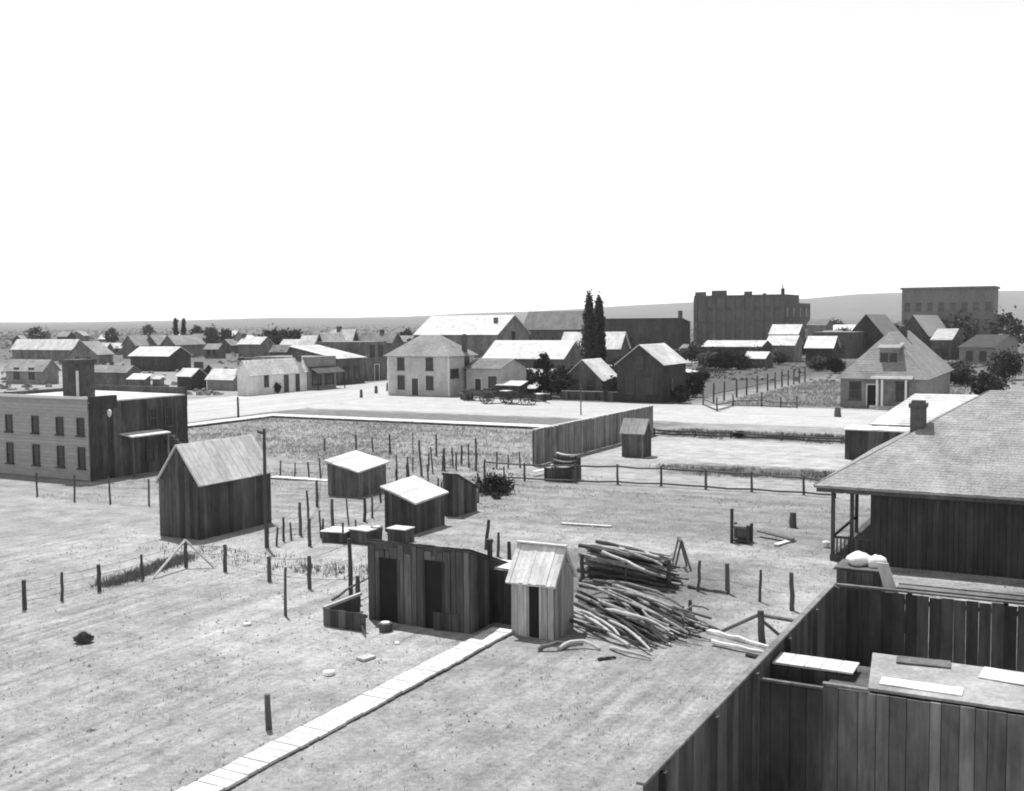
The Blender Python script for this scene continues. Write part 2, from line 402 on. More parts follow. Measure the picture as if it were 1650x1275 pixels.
# ------------------------------------------------------------------ ground
def ground_material():
    mt = bpy.data.materials.new('dry_earth'); mt.use_nodes = True
    nt = mt.node_tree; N = nt.nodes; L = nt.links; b = N['Principled BSDF']
    b.inputs['Roughness'].default_value = .95; b.inputs['Specular IOR Level'].default_value = .1
    geo = N.new('ShaderNodeNewGeometry')
    def math_(op, a, c=None, d=None):
        n = N.new('ShaderNodeMath'); n.operation = op
        for i, x in enumerate((a, c, d)):
            if x is None: continue
            if isinstance(x, (int, float)): n.inputs[i].default_value = x
            else: L.new(x, n.inputs[i])
        return n.outputs[0]
    def noise(vec, scale, detail=5, rough=.6):
        n = N.new('ShaderNodeTexNoise'); n.inputs['Scale'].default_value = scale; n.inputs['Detail'].default_value = detail; n.inputs['Roughness'].default_value = rough
        L.new(vec, n.inputs['Vector']); return n.outputs['Fac']
    def rng(x, a, c, lo, hi, smooth=False):
        n = N.new('ShaderNodeMapRange'); n.inputs['From Min'].default_value = a; n.inputs['From Max'].default_value = c
        n.inputs['To Min'].default_value = lo; n.inputs['To Max'].default_value = hi
        if smooth: n.interpolation_type = 'SMOOTHSTEP'
        L.new(x, n.inputs['Value']); return n.outputs[0]
    vr = N.new('ShaderNodeVectorRotate'); vr.rotation_type = 'Z_AXIS'; vr.inputs['Angle'].default_value = GA
    L.new(geo.outputs['Position'], vr.inputs['Vector'])
    sx = N.new('ShaderNodeSeparateXYZ'); L.new(vr.outputs[0], sx.inputs[0])      # x = along V, y = along U
    wob = rng(noise(geo.outputs['Position'], .35, 4), .25, .75, -1, 1)
    wob2 = rng(noise(vr.outputs[0], .9, 4), .25, .75, -1, 1)
    vv = math_('ADD', sx.outputs[0], math_('MULTIPLY', wob, 1.5)); uu = math_('ADD', sx.outputs[1], math_('MULTIPLY', wob2, 1.2))
    def soft(x, a, c, s):
        return math_('MULTIPLY', rng(x, a - s, a + s, 0, 1, True), rng(x, c - s, c + s, 1, 0, True))
    def area(u0, u1, v0, v1, s=1.0): return math_('MULTIPLY', soft(uu, u0, u1, s), soft(vv, v0, v1, s))
    n_big = noise(geo.outputs['Position'], .12, 5); n_mid = noise(geo.outputs['Position'], .9, 6, .65); n_fin = noise(geo.outputs['Position'], 7, 5, .7)
    vm = N.new('ShaderNodeVectorMath'); vm.operation = 'MULTIPLY'; vm.inputs[1].default_value = (3.4, .1, 1); L.new(vr.outputs[0], vm.inputs[0])
    ruts = noise(vm.outputs[0], 1.0, 4, .6)
    vm2 = N.new('ShaderNodeVectorMath'); vm2.operation = 'MULTIPLY'; vm2.inputs[1].default_value = (.12, 1.3, 1); L.new(vr.outputs[0], vm2.inputs[0])
    bands = noise(vm2.outputs[0], 1.0, 4, .6)
    v = .40
    def mixv(x, y, f):
        n = N.new('ShaderNodeMix'); n.data_type = 'FLOAT'
        for k, q in ((2, x), (3, y), (0, f)):
            if isinstance(q, (int, float)): n.inputs[k].default_value = q
            else: L.new(q, n.inputs[k])
        return n.outputs[0]
    base = rng(n_big, .3, .7, .29, .39)
    far = rng(sx.outputs[1], 115, 190, 0, 1, True)
    base = mixv(base, rng(n_mid, .3, .7, .12, .2), far)
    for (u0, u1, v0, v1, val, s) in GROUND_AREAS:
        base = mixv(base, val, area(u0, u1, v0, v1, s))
    fore = area(5, 32, -60, -14.8, 2.5)
    base = math_('MULTIPLY', base, mixv(1.0, rng(ruts, .36, .58, .72, 1.08), math_('MULTIPLY', fore, rng(n_big, .35, .6, .25, 1))))
    fore2 = area(5, 30, -13, 12, 1.5)
    base = math_('MULTIPLY', base, mixv(1.0, rng(ruts, .36, .6, .74, 1.07), math_('MULTIPLY', fore2, rng(n_big, .35, .6, .3, 1))))
    midb = area(34, 75, -70, 5, 3)
    base = math_('MULTIPLY', base, mixv(1.0, rng(bands, .33, .66, .72, 1.2), math_('MULTIPLY', midb, .7)))
    base = math_('MULTIPLY', base, rng(n_mid, .3, .7, .7, 1.22)); base = math_('MULTIPLY', base, rng(n_fin, .3, .7, .72, 1.24))
    n_spk = noise(geo.outputs['Position'], 26, 3, .7); base = math_('MULTIPLY', base, rng(n_spk, .35, .65, .68, 1.0))
    L.new(base, b.inputs['Base Color'])
    bp = N.new('ShaderNodeBump'); bp.inputs['Strength'].default_value = .9; bp.inputs['Distance'].default_value = .1
    L.new(math_('ADD', n_mid, math_('ADD', math_('MULTIPLY', n_fin, .6), math_('MULTIPLY', ruts, .5))), bp.inputs['Height']); L.new(bp.outputs[0], b.inputs['Normal'])
    return mt
# colour of the soil by place, plus one painted yard shade: u0, u1, v0, v1 (metres on the town grid), albedo, edge softness
GROUND_AREAS = [
    (50, 76, -66, -29, .33, 2.0),       # weedy field behind the sheds
    (38, 56, -75, -38, .33, 3), (40, 52, -40, -22, .3, 2.5),
    (36.5, 51.5, -22, 3, .27, 2.6),     # grey yard in front of the rail fence
    (37, 39.5, -24, 3, .4, 1.2),         # trodden path
    (61.5, 75, -27.5, -8, .47, 2.0),    # bright bare ground
    (52, 61, -27, -5, .38, 1.5), (57, 61.5, -21, -5, .15, .9),
    (75.5, 81, -28, 0, .17, 1.4),       # weedy verge
    (77.5, 85.5, -66, -29, .2, 1.4), (40, 84, -69.5, -66.2, .2, .6),     # lot beyond the boardwalk
    (105, 150, -33, -12, .21, 1.2),     # fenced house yard
    (104, 220, -62, -36, .12, 3),  # yard round the gabled houses, its shade put into the ground colour
    (26, 33, -36, -19, .42, 2), (20, 27, -22, -14.6, .43, 1.5), (29, 35, -9, 2, .43, 1.6),
    (30, 36, -18, -9, .2, 1.6),
]
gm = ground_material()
b = MB(); S = 7900
b.poly([(-S, -400, 0), (S, -400, 0), (S, S, 0), (-S, S, 0)])
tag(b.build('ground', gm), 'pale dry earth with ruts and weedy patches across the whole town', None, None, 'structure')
street_m = M('pale_street_dust', .38, .22, (1.1, .035, 1), rot=True, jit=0, fine=.1, fscale=4, bump=.15, blotch=0.1)
from mathutils import noise as mnoise
def yard_relief():
    nu, nv = 250, 300; u0, u1, v0, v1 = 12.0, 50.5, -39.0, 4.0; b = MB()
    for i in range(nu + 1):
        u = u0 + (u1 - u0) * i / nu
        for j in range(nv + 1):
            v = v0 + (v1 - v0) * j / nv
            e = min(1, (u - u0) / 2, (u1 - u) / 3, (v - v0) / 2, (v1 - v) / 2); e = max(0, e)
            rut = mnoise.noise(Vector((v * 1.5, u * .05, 3.1))) + .6 * mnoise.noise(Vector((v * 3.3, u * .09, 9.2)))
            lump = mnoise.noise(Vector((v * .8, u * .8, 1.7))) + .5 * mnoise.noise(Vector((v * 2.6, u * 2.6, 5.5)))
            fore = max(0, min(1, (33 - u) / 3)); h = .038 + .02 * lump + .016 * rut * fore
            p = W(u, v); b.v.append((p.x, p.y, -.02 + e * (.02 + max(.004, min(.085, h)))))
    for i in range(nu):
        for j in range(nv):
            k = i * (nv + 1) + j; b.f.append((k, k + nv + 1, k + nv + 2, k + 1))
    o = b.build('bare_yard', gm)
    for f_ in o.data.polygons: f_.use_smooth = True
    tag(o, 'rutted uneven bare earth of the foreground yards', None, None, 'structure')
yard_relief()
street_v = M('pale_cross_street_dust', .38, .22, (.035, 1.1, 1), rot=True, jit=0, fine=.1, fscale=4, bump=.15, blotch=.1)
def sheet(name, u0, u1, v0, v1, z, mat, step=2.0, jit=.5):
    ring = []
    def side(a, c):
        n = max(2, int((c - a).length / step))
        for i in range(n): ring.append(lerp(a, c, i / n) + Vector((R(-jit, jit), R(-jit, jit), 0)))
    P = [W(u0, v0, z), W(u0, v1, z), W(u1, v1, z), W(u1, v0, z)]
    for i in range(4): side(P[i], P[(i + 1) % 4])
    for p in ring: p.z = z
    b = MB(); b.poly(ring); return b.build(name, mat)
tag(sheet('street', 30, 420, -89.5, -69.2, .008, street_m), 'wide pale dirt street running away past the shops', None, None, 'structure')
tag(sheet('street', 86, 104, -69.5, 60, .012, street_v), 'wide pale dirt cross street before the two-storey house', None, None, 'structure')
# raised plank walk along the edge of the field
def plank_path(name, label, a, c, width, z, mat, pl=.3, gap=.012, individual=False, t=.05):
    d = (c - a); ln = d.length; d.normalize(); s = Vector((d.y, -d.x, 0))
    root = thing(name, label, 'walkway', a, None, rz=math.atan2(d.y, d.x))
    b = MB(); b.box(0, ln, -width * .42, -width * .42 + .1, -.05, z - t); b.box(0, ln, width * .42 - .1, width * .42, -.05, z - t); b.build('stringer', wood_dark, root)
    n = int(ln / pl); w = ln / n
    if individual:
        for i in range(n):
            piece('plank', root, i * w + gap, (i + 1) * w - gap, -width / 2 - R(0, .04), width / 2 + R(0, .04), z - t, z + R(0, .012), mat, rz=R(-.01, .01))
    else:
        b = MB()
        for i in range(n):
            q = z + R(0, .02); b.box(i * w + gap, (i + 1) * w - gap, -width / 2 - R(0, .05), width / 2 + R(0, .05), q - t, q)
        o = b.build('plank', mat, root); o['kind'] = 'stuff'
    return root
plank_path('plank_walk', 'raised white plank walk along the far edge of the weedy field', W(76.9, -66.3), W(76.9, -30.5), 1.7, .2, plank_walk)
plank_path('plank_walk', 'raised white plank walk along the left street beside the two storey building', W(46, -65.6), W(76.0, -65.6), 1.5, .2, plank_walk)
plank_path('plank_walk', 'narrow pale plank walk beside the left side of the small coop', G(440, 771), G(530, 777), .5, .1, plank_walk)
plank_path('plank_walk', 'white plank walk running from foreground up to the outhouse door', W(13.2, -13.95), W(25.6, -13.95), .64, .13, plank_walk, pl=.3, gap=.011, individual=True)

# ------------------------------------------------------------------ distant hills
prof = [(-900, 521), (118, 519), (300, 516), (440, 512), (560, 512), (660, 510), (750, 505), (850, 502), (930, 498), (1000, 493), (1117, 487), (1305, 481), (1380, 474), (1450, 472), (1510, 470), (1700, 468), (2400, 462)]
def prof_y(px):
    for (a, ya), (c, yc) in zip(prof, prof[1:]):
        if a <= px <= c: return ya + (yc - ya) * (px - a) / (c - a)
    return 523
hv = []; hf = []; NX, NY = 150, 16
for j in range(NY + 1):
    t = j / NY; Y = 2600 + 3600 * t
    for i in range(NX + 1):
        px = -900 + 3300 * i / NX; X = (px - CX) / FPX * Y
        hz = EYE + max(0, (518 - .0086 * (px - CX) - prof_y(px))) / FPX * 6200 * (t * t * (3 - 2 * t)) * 1.0
        hz += math.sin(px * .021 + j) * 3 * t * (1 - t) + math.sin(px * .06 + 2.3 * j) * 5 * t * (1 - t) + R(-2, 2) * t * (1 - t)
        hv.append((X, Y, hz * t ** .3 - 1.0 if j else -2.0))
for j in range(NY):
    for i in range(NX):
        k = j * (NX + 1) + i; hf.append((k, k + 1, k + NX + 2, k + NX + 1))
b = MB(); b.v = hv; b.f = hf
tag(b.build('hills', hill_m), 'low scrub covered mesa rising to the right behind the town', None, None, 'structure')

# ================================================================== near and middle buildings
# left shed: dark boards, pale plank roof
house('board_shed', 'tall dark board shed with grey plank gable roof above the braced fence corner', 'shed', (322, 872), left=259, right=437, eave=777,
      ridge='u', peak=718, ov=.12, ovg=.1, wm=wood_dark, rm=roof_shed, boards=.24, mode='planks', pw=.27)
# coops with white roofs
house('chicken_coop', 'low dark coop with white roof, the one beyond the lane at the left', 'coop', (577, 803), left=529, right=622, eave=760, roof='shed_left', zz=(.4, 0, .18, .58),
      ov=.16, wm=wood_mid, rm=roof_tin, boards=.2, mode='planks', pw=.5, th=.06)
house('chicken_coop', 'low dark coop with white roof nearest the long board shed with black doorways', 'coop', (669, 862), left=621, right=716, eave=810, roof='shed_left', zz=(.5, 0, .1, .6),
      ov=.14, wm=wood_dark, rm=roof_tin, boards=.2, mode='planks', pw=.5, th=.06)
house('tool_shed', 'narrow dark lean-to shed standing right of the white roofed coops', 'shed', (737, 834), left=715, right=768, eave=766, roof='shed_back', rise=.75,
      ov=.06, wm=wood_dark, rm=wood_dark, boards=.2, mode='planks', th=.05)
# board shed left of the outhouse
n4 = G(758, 1024)
s4 = house('board_shed', 'long dark board shed with two black doorways left of the outhouse', 'shed', n4, left=595, l=2.6, eave=889, roof='shed_back', rise=.95,
      ov=.05, wm=wood_dark, rm=wood_dark, mode='planks', th=.05)
w4, l4, h4 = s4['dims']
rr = lambda px: -extent(n4, -V, px)
d1, d2, d3, d4 = rr(612), rr(644), rr(686), rr(716)
boards_front(s4, -w4, 0, lambda x: h4 + .02, .21, M('shed_front_boards', .11, .45, (9, 9, .9), jit=.35), skip=((d1, d2, h4 - .42), (d3, d4, h4 - .35)), ragged=.28, gap=.012)
boards_side(s4, 0, l4, lambda y: h4 - .95 * y / l4, .2, wood_dark)
for (a, c, t) in ((d1, d2, .44), (d3, d4, .37)):
    b = MB(); b.box(a + .02, c - .02, -.012, -.004, 0, h4 - t); b.build('doorway', M('painted_interior_shade', .02, .2, jit=0), s4)  # flat panel, the shade inside painted near-black
    b = MB(); b.box(a - .05, a + .03, -.05, -.035, 0, h4 - t); b.box(c - .03, c + .05, -.05, -.035, 0, h4 - t); b.build('door_post', wood_dark, s4)
n5 = G(822, 1008)
house('lean_to', 'low dark lean-to with sunlit top between long board shed and outhouse', 'shed', n5, left=752, l=1.1, eave=919, roof='shed_back', rise=.05,
      ov=.04, wm=wood_dark, rm=roof_plank, boards=.2, mode='planks', pw=.24, th=.04)
b = MB(); q = n5 - V * .85 + U * .4; b.tube([(0, 0, 1.3), (0, 0, 2.25)], .075, 8); b.tube([(0, 0, 2.2), (0, 0, 2.3)], .1, 8)
tag(b.build('stove_pipe', iron, None, (q.x, q.y, 0)), 'dark pipe standing on top of the low lean-to', 'pipe')
# low pen to the left of the shed
pr = thing('board_pen', 'low dark board pen at the left end of the long shed', 'pen', G(522, 1010))
boards_front(pr, 0, 1.45, lambda x: .55, .24, wood_dark, ragged=.04); boards_side(pr, 0, 1.7, lambda y: .56, .24, wood_dark, x=0, ragged=.05)
piece('rail', pr, -.03, .06, -.02, 1.75, .5, .58, wood_pale); piece('rail', pr, 0.06, 1.46, .0, .06, .42, .5, wood_dark)

# outhouse in front
no = G(893, 1034)
oh = house('outhouse', 'pale roofed outhouse with open black doorway at the end of plank walk', 'outhouse', no, left=825, right=923, eave=936, ridge='v', peak=884,
           ov=.13, ovg=.1, wm=wood_mid, rm=roof_plank, mode='planks', pw=.13, th=.05)
wo_, lo_, ho_ = oh['dims']; ro_ = oh['rise']
ro = lambda px: -extent(no, -V, px)
e0, e1 = ro(850), ro(871)
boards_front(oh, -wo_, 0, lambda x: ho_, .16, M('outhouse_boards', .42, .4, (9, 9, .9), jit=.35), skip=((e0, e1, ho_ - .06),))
boards_side(oh, 0, lo_, lambda y: ho_ + ro_ * (1 - abs(y - lo_ / 2) / (lo_ / 2)), .16, M('outhouse_side_shade', .26, .4, (9, 9, .9), jit=.25))  # same boards as the front, side shade put in as darker colour
b = MB(); b.box(e0 + .01, e1 - .01, -.012, -.004, 0.02, ho_ - .07); b.build('doorway', MATS['painted_interior_shade'], oh)  # shade inside the doorway painted as a flat dark panel
b = MB(); b.box(e0 - .07, e0 + .01, -.06, -.03, 0, ho_ - .05); b.box(e1 - .01, e1 + .06, -.06, -.03, 0, ho_ - .05); b.build('door_frame', wood_pale, oh)
piece('corner_board', oh, -.09, .005, -.062, -.034, 0, ho_ - .05, wood_pale)
piece('ridge_cap', oh, -wo_ - .12, .12, lo_ / 2 - .1, lo_ / 2 + .06, ho_ + ro_ + .06, ho_ + ro_ + .1, wood_pale)
# outhouse by the tall fence
n2 = G(1037, 738)
o2 = house('outhouse', 'small dark outhouse with pale roof against the tall board fence', 'outhouse', n2, left=1002, right=1049, eave=697, ridge='v', peak=676,
      ov=.12, wm=wood_dark, rm=roof_pale, boards=.2, mode='planks', pw=.3, th=.05)
piece('door', o2, -.95, -.4, -.055, -.036, 0.05, 1.5, wood_mid); piece('corner_board', o2, -.1, 0.0, -.06, -.034, 0, 1.5, wood_mid)

# tall board fence along the grid, with a lit cap board
tf = thing('board_fence', 'tall dark board fence running away from the rail fence to the street', 'fence', G(861, 752))
LEN = extent(G(861, 752), U, 1052)
n = 88
for i in range(n):
    y0 = LEN * i / n; piece('board', tf, -.012, .016 + R(0, .012), y0 + .008, y0 + LEN / n - .008, .03, 2.12 + R(-.02, .04), random.choice((wood_mid, wood_mid, fence_grey, fence_grey)))
for k in range(9):
    y0 = .1 + (LEN - .2) * k / 8; piece('post', tf, -.14, -.02, y0 - .06, y0 + .06, -.2, 2.1, wood_dark)
for zr in (.45, 1.6): piece('rail', tf, -.07, -.014, 0, LEN, zr, zr + .1, wood_dark)
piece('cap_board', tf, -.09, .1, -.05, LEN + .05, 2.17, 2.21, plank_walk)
# stack of boards and box beside the fence
wb = thing('wooden_bin', 'dark wooden bin with pale curved boards stacked across it', 'bin', G(921, 778))
boards_front(wb, -1.6, 0, lambda x: .72, .22, wood_dark); boards_side(wb, 0, 1.2, lambda y: .72, .22, wood_dark); piece('back_panel', wb, -1.6, 0, 1.16, 1.2, 0, 1.2, wood_dark)
piece('floor', wb, -1.58, 0, .01, 1.2, .02, .08, wood_dark)
for i, (y0, zz) in enumerate(((.05, .74), (.4, .98), (.8, 1.3))):
    for s_ in (-1.2, -.15): piece('leg', wb, s_ - .05, s_ + .05, y0 + .05, y0 + .15, 0, zz, wood_dark)
    b = MB()
    for k in range(6):
        x0 = -1.3 + k * .22; s0 = .1 * ((k - 3) / 3) ** 2; s1 = .1 * ((k - 2) / 3) ** 2
        b.quad8([(x0, y0, zz + s0), (x0 + .22, y0, zz + s1), (x0 + .22, y0 + .25, zz + s1), (x0, y0 + .25, zz + s0),
                 (x0, y0, zz + s0 + .05), (x0 + .22, y0, zz + s1 + .05), (x0 + .22, y0 + .25, zz + s1 + .05), (x0, y0 + .25, zz + s0 + .05)])
    b.build('shelf_board', wood_pale if i != 1 else wood_mid, wb)

# two storey building on the left edge of the photo
nl = G(147, 776)
bl = thing('street_building', 'two storey building with pale front and dark side at left edge', 'building', nl)
wl_, ll_ = 8.5, extent(nl, U, 304); hl = height(nl, 640)
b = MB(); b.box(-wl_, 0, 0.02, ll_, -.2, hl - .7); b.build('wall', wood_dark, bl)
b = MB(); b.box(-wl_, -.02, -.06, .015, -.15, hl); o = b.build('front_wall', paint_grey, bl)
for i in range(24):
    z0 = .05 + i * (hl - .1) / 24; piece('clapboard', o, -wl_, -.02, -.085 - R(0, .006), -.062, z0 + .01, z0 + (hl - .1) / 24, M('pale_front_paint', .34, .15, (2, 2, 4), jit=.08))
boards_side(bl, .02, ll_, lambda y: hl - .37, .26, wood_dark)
b = MB(); b.quad8([(-wl_, .02, hl - .45), (.06, .02, hl - .36), (.06, ll_ - .2, hl - .36), (-wl_, ll_ - .2, hl - .45), (-wl_, .02, hl - .2), (.06, .02, hl - .28), (.06, ll_ - .2, hl - .28), (-wl_, ll_ - .2, hl - .2)])
b.build('roof', roof_tin, bl)
piece('parapet', bl, -.2, .07, .02, 1.9, hl - .7, hl, wood_dark); piece('parapet', bl, -wl_, .03, ll_ - .18, ll_ + .02, hl - 1.0, hl + .12, wood_dark); piece('parapet', bl, -wl_ - .01, -wl_ + .2, .03, ll_ - .19, hl - 1.0, hl, wood_dark)
piece('cornice', bl, -wl_, .06, -.2, -.09, hl - .12, hl + .03, trim_white)
for fx in (-.55, -2.2, -4.2, -6.4):
    window(bl, 'f', fx, 2.55, .42, .85, trim_dark, y0=-.09); window(bl, 'f', fx, .75, .42, 1.05, trim_dark, y0=-.09)
for sy in (.62, .78):
    window(bl, 'r', ll_ * sy, 2.6, .45, 1.0, trim_dark, x0=.035)
window(bl, 'r', ll_ * .58, .75, .45, 1.0, trim_dark, x0=.035)
b = MB(); b.slab([(1.0, ll_ * .28, 2.22), (1.0, ll_ * .68, 2.22), (0.04, ll_ * .68, 2.36), (.04, ll_ * .28, 2.36)], .07); b.build('porch_roof', roof_tin, bl)
for yy in (.3, .66): piece('porch_post', bl, .86, .94, ll_ * yy - .04, ll_ * yy + .04, 0, 2.22, wood_mid)
b = MB()
for k in range(9): b.box(.1, .95, ll_ * .7 + k * .24, ll_ * .7 + k * .24 + .27, 2.0 - k * .23, 2.05 - k * .23)
b.build('stair', wood_mid, bl)
b = MB(); b.slab([(.1, ll_ * .7, 2.05), (.16, ll_ * .7, 2.05), (.16, ll_ * .7 + 2.2, 0), (.1, ll_ * .7 + 2.2, 0)], .05); b.slab([(.9, ll_ * .7, 2.05), (.96, ll_ * .7, 2.05), (.96, ll_ * .7 + 2.2, 0), (.9, ll_ * .7 + 2.2, 0)], .05); b.build('stair_string', wood_mid, bl)
b = MB(); b.prism([(.5, .9, hl - 1.15), (.62, .9, hl - 1.0), (.62, .9, hl - .82), (.5, .9, hl - .72), (.38, .9, hl - .82), (.38, .9, hl - 1.0)], (0, .1, 0)); b.build('lamp_globe', trim_white, bl)
b = MB(); b.box(.03, .4, .93, .97, hl - .95, hl - .9); b.build('lamp_bracket', iron, bl)
# broad dark chimney stack over the front
z_t = height(nl - V * 1.2, 580)
b = MB(); b.box(-2.1, -.95, .1, 1.3, hl - .5, z_t - .2); tu = b.build('chimney_stack', brick_dark, bl)
piece('cap', tu, -2.2, -.85, .0, 1.4, z_t - .198, z_t, brick_dark); piece('corner_trim', tu, -.97, -.88, .05, .16, hl - .18, z_t - .6, trim_white)

# ------------------------------------------------------------------ right: big hip roofed house, low sheds behind it
LR = G(1337, 906)
wr_, lr_, hr_ = 13.0, 11.0, height(G(1337, 906), 772)
nr = LR + V * wr_
rh = thing('hip_roofed_house', 'large dark house with wide pale hip roof and corner porch at right', 'house', nr)
b = MB(); b.box(-wr_ + 1.35, 0, 0, lr_, -.2, hr_ - .02); b.box(-wr_, -wr_ + 1.352, 9.2, lr_, -.2, hr_ - .02); b.build('wall', tar_wood, rh)
boards_front(rh, -wr_ + 1.35, -6.5, lambda x: hr_ - .03, .17, tar_wood, ragged=0); 
k = 4.6; rs = 2.75; ov = .45; e = hr_ - rs / k * ov
c = [Vector((-wr_ - ov, -ov, e)), Vector((ov, -ov, e)), Vector((ov, lr_ + ov, e)), Vector((-wr_ - ov, lr_ + ov, e))]
r0, r1 = Vector((-wr_ + k, lr_ / 2 - .3, hr_ + rs)), Vector((-k, lr_ / 2 - .3, hr_ + rs))
r2, r3 = Vector((-wr_ + k, lr_ / 2 + .3, hr_ + rs)), Vector((-k, lr_ / 2 + .3, hr_ + rs))
roof_faces(rh, [[c[0], c[1], r1, r0], [c[1], c[2], r3, r1], [c[2], c[3], r2, r3], [c[3], c[0], r0, r2]], roof_pale, .1, 'shingles')
b = MB(); b.box(-wr_ + k, -k, lr_ / 2 - .31, lr_ / 2 + .31, hr_ + rs - .1, hr_ + rs + .1); b.build('ridge_cap', roof_pale, rh)
b = MB(); b.box(-wr_ - .4, .4, -.4, -.34, e - .14, e - .01); b.build('fascia', wood_dark, rh)
for px_ in (-wr_ + .08, -wr_ + .72): piece('porch_post', rh, px_ - .06, px_ + .06, .02, .14, 0, hr_ - .05, wood_dark)
piece('porch_post', rh, -wr_ + .02, -wr_ + .14, 4.4, 4.52, 0, hr_ - .05, wood_dark)
piece('porch_floor', rh, -wr_, -wr_ + 1.36, 0.0, 9.2, -.05, .28, wood_dark)
piece('porch_rail', rh, -wr_ + .1, -wr_ + 1.35, .05, .12, .85, .93, wood_dark); piece('porch_rail', rh, -wr_ + .02, -wr_ + .1, .14, 4.4, .85, .93, wood_dark)
for kk in range(9): piece('baluster', rh, -wr_ + .2 + kk * .13, -wr_ + .25 + kk * .13, .06, .1, .3, .85, wood_dark)
for kk in range(3): piece('porch_bracket', rh, -wr_ + .12 + kk * .42, -wr_ + .42 + kk * .42, .04, .1, hr_ - .5, hr_ - .42, wood_pale)
chx = UVof(G(1465, 700)); 
b = MB(); b.box(-.25, .25, -.25, .25, 0, 1.6); b.box(-.3, .3, -.3, .3, 1.6, 1.75); b.box(-.22, .22, -.22, .22, 1.75, 1.85)
b.build('chimney', brick_dark, rh, (-wr_ + 2.45, 3.05, hr_ + .75))
house('flat_shed', 'dark shed with flat white roof peeking out beyond the hip roof', 'shed', G(1361, 740), w=6, l=2.4, eave=699, roof='flat', ov=.12, wm=wood_dark, rm=roof_tin, anchor='l', mode='planks', pw=.8, boards=.3)
house('white_roofed_shed', 'shed with sloping white roof behind the chimney of the hip roofed house', 'shed', G(1404, 712), w=9, l=5, eave=690, roof='hip', rise=1.9, ov=.15, wm=wood_dark, rm=roof_tin, anchor='l', mode='courses')

# ------------------------------------------------------------------ bottom right: high board enclosure
E0 = G(1345, 941, 2.5); E0.z = 0
en = thing('board_enclosure', 'high dark board enclosure with gaps between boards at lower right', 'fence', E0)
for i in range(36):                                  # left side, running towards the camera
    y1 = -.03 - i * .33; piece('board', en, -.03 - R(0, .012), .0, y1 - .318, y1, -.05, 2.46 + R(-.04, .025), wood_dark)
for i in range(30):                                  # far side, running to the right
    x0 = .02 + i * .25; piece('board', en, x0, x0 + .248 - R(0, .008), .0, .028 + R(0, .01), -.05, 2.42 + R(-.02, .03), wood_dark, ry=R(-.004, .004))
piece('post', en, .002, .12, -.12, -.002, -.2, 2.45, wood_dark)
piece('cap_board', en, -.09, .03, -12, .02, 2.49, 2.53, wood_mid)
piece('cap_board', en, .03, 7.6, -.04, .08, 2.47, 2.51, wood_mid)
piece('rail', en, 0.0, 7.6, .042, .1, 2.2, 2.3, wood_mid); piece('rail', en, 0.0, 7.6, .042, .1, .5, .6, wood_mid)
for k_ in range(5): piece('post', en, .002, .1, -2.2 - k_ * 2.3, -2.1 - k_ * 2.3, -.2, 2.44, wood_dark)
def in_en(px, py, z):
    p = G(px, py, z) - E0; return p.dot(V), p.dot(U)
# lean-to with white top inside the enclosure
x0, y0 = in_en(1262, 1070, 2.3); x1, _ = in_en(1372, 1090, 2.3)
lt = thing('lean_to', 'narrow lean-to with bright white top inside the board enclosure', 'shed', E0 + U * y0)
for i in range(5):
    a = .04 + (x1 - .04) * i / 5; piece('roof_board', lt, a + .005, a + (x1 - .04) / 5 - .005, -.02, .62, 2.28 + R(0, .008), 2.32, roof_tin)
boards_front(lt, .04, x1, lambda x: 2.26, .24, wood_dark, y=.02); piece('back_post', lt, .05, .13, .5, .58, 0, 2.27, wood_dark); piece('back_post', lt, x1 - .12, x1 - .04, .5, .58, 0, 2.27, wood_dark)
# inner partition
x0, y0 = in_en(1232, 1092, 2.3); x1, _ = in_en(1326, 1106, 2.3)
ip = thing('board_partition', 'dark board partition with pale top edge inside the enclosure', 'fence', E0 + U * y0)
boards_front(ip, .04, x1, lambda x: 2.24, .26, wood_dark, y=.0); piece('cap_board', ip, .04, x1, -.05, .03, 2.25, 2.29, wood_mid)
# shed with pale slab roof
xa, ya = in_en(1326, 1100, 2.25)
ps = thing('pen_shed', 'low board shed with pale patched roof in the bottom right corner', 'shed', E0 + U * ya + V * xa)
boards_front(ps, 0, 4.4, lambda x: 2.2, .27, wood_mid, y=0); boards_side(ps, 0, 1.5, lambda y: 2.2, .27, wood_dark, x=4.4)
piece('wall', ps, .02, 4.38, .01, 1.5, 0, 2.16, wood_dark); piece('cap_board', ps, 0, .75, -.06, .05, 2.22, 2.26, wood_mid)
b = MB(); b.slab([(.75, .02, 2.22), (4.4, .02, 2.22), (4.5, 1.6, 2.36), (.55, 1.6, 2.36)], .05); pr_ = b.build('roof', roof_pale, ps)
piece('patch', pr_, 1.0, 1.9, 1.25, 1.55, 2.405, 2.43, wood_mid, rz=.1, rx=.09); piece('patch', pr_, 2.4, 3.4, 1.0, 1.5, 2.39, 2.41, roof_plank, rz=-.12, rx=.09)
piece('patch', pr_, .9, 2.2, .2, .5, 2.305, 2.325, roof_plank, rx=.09)
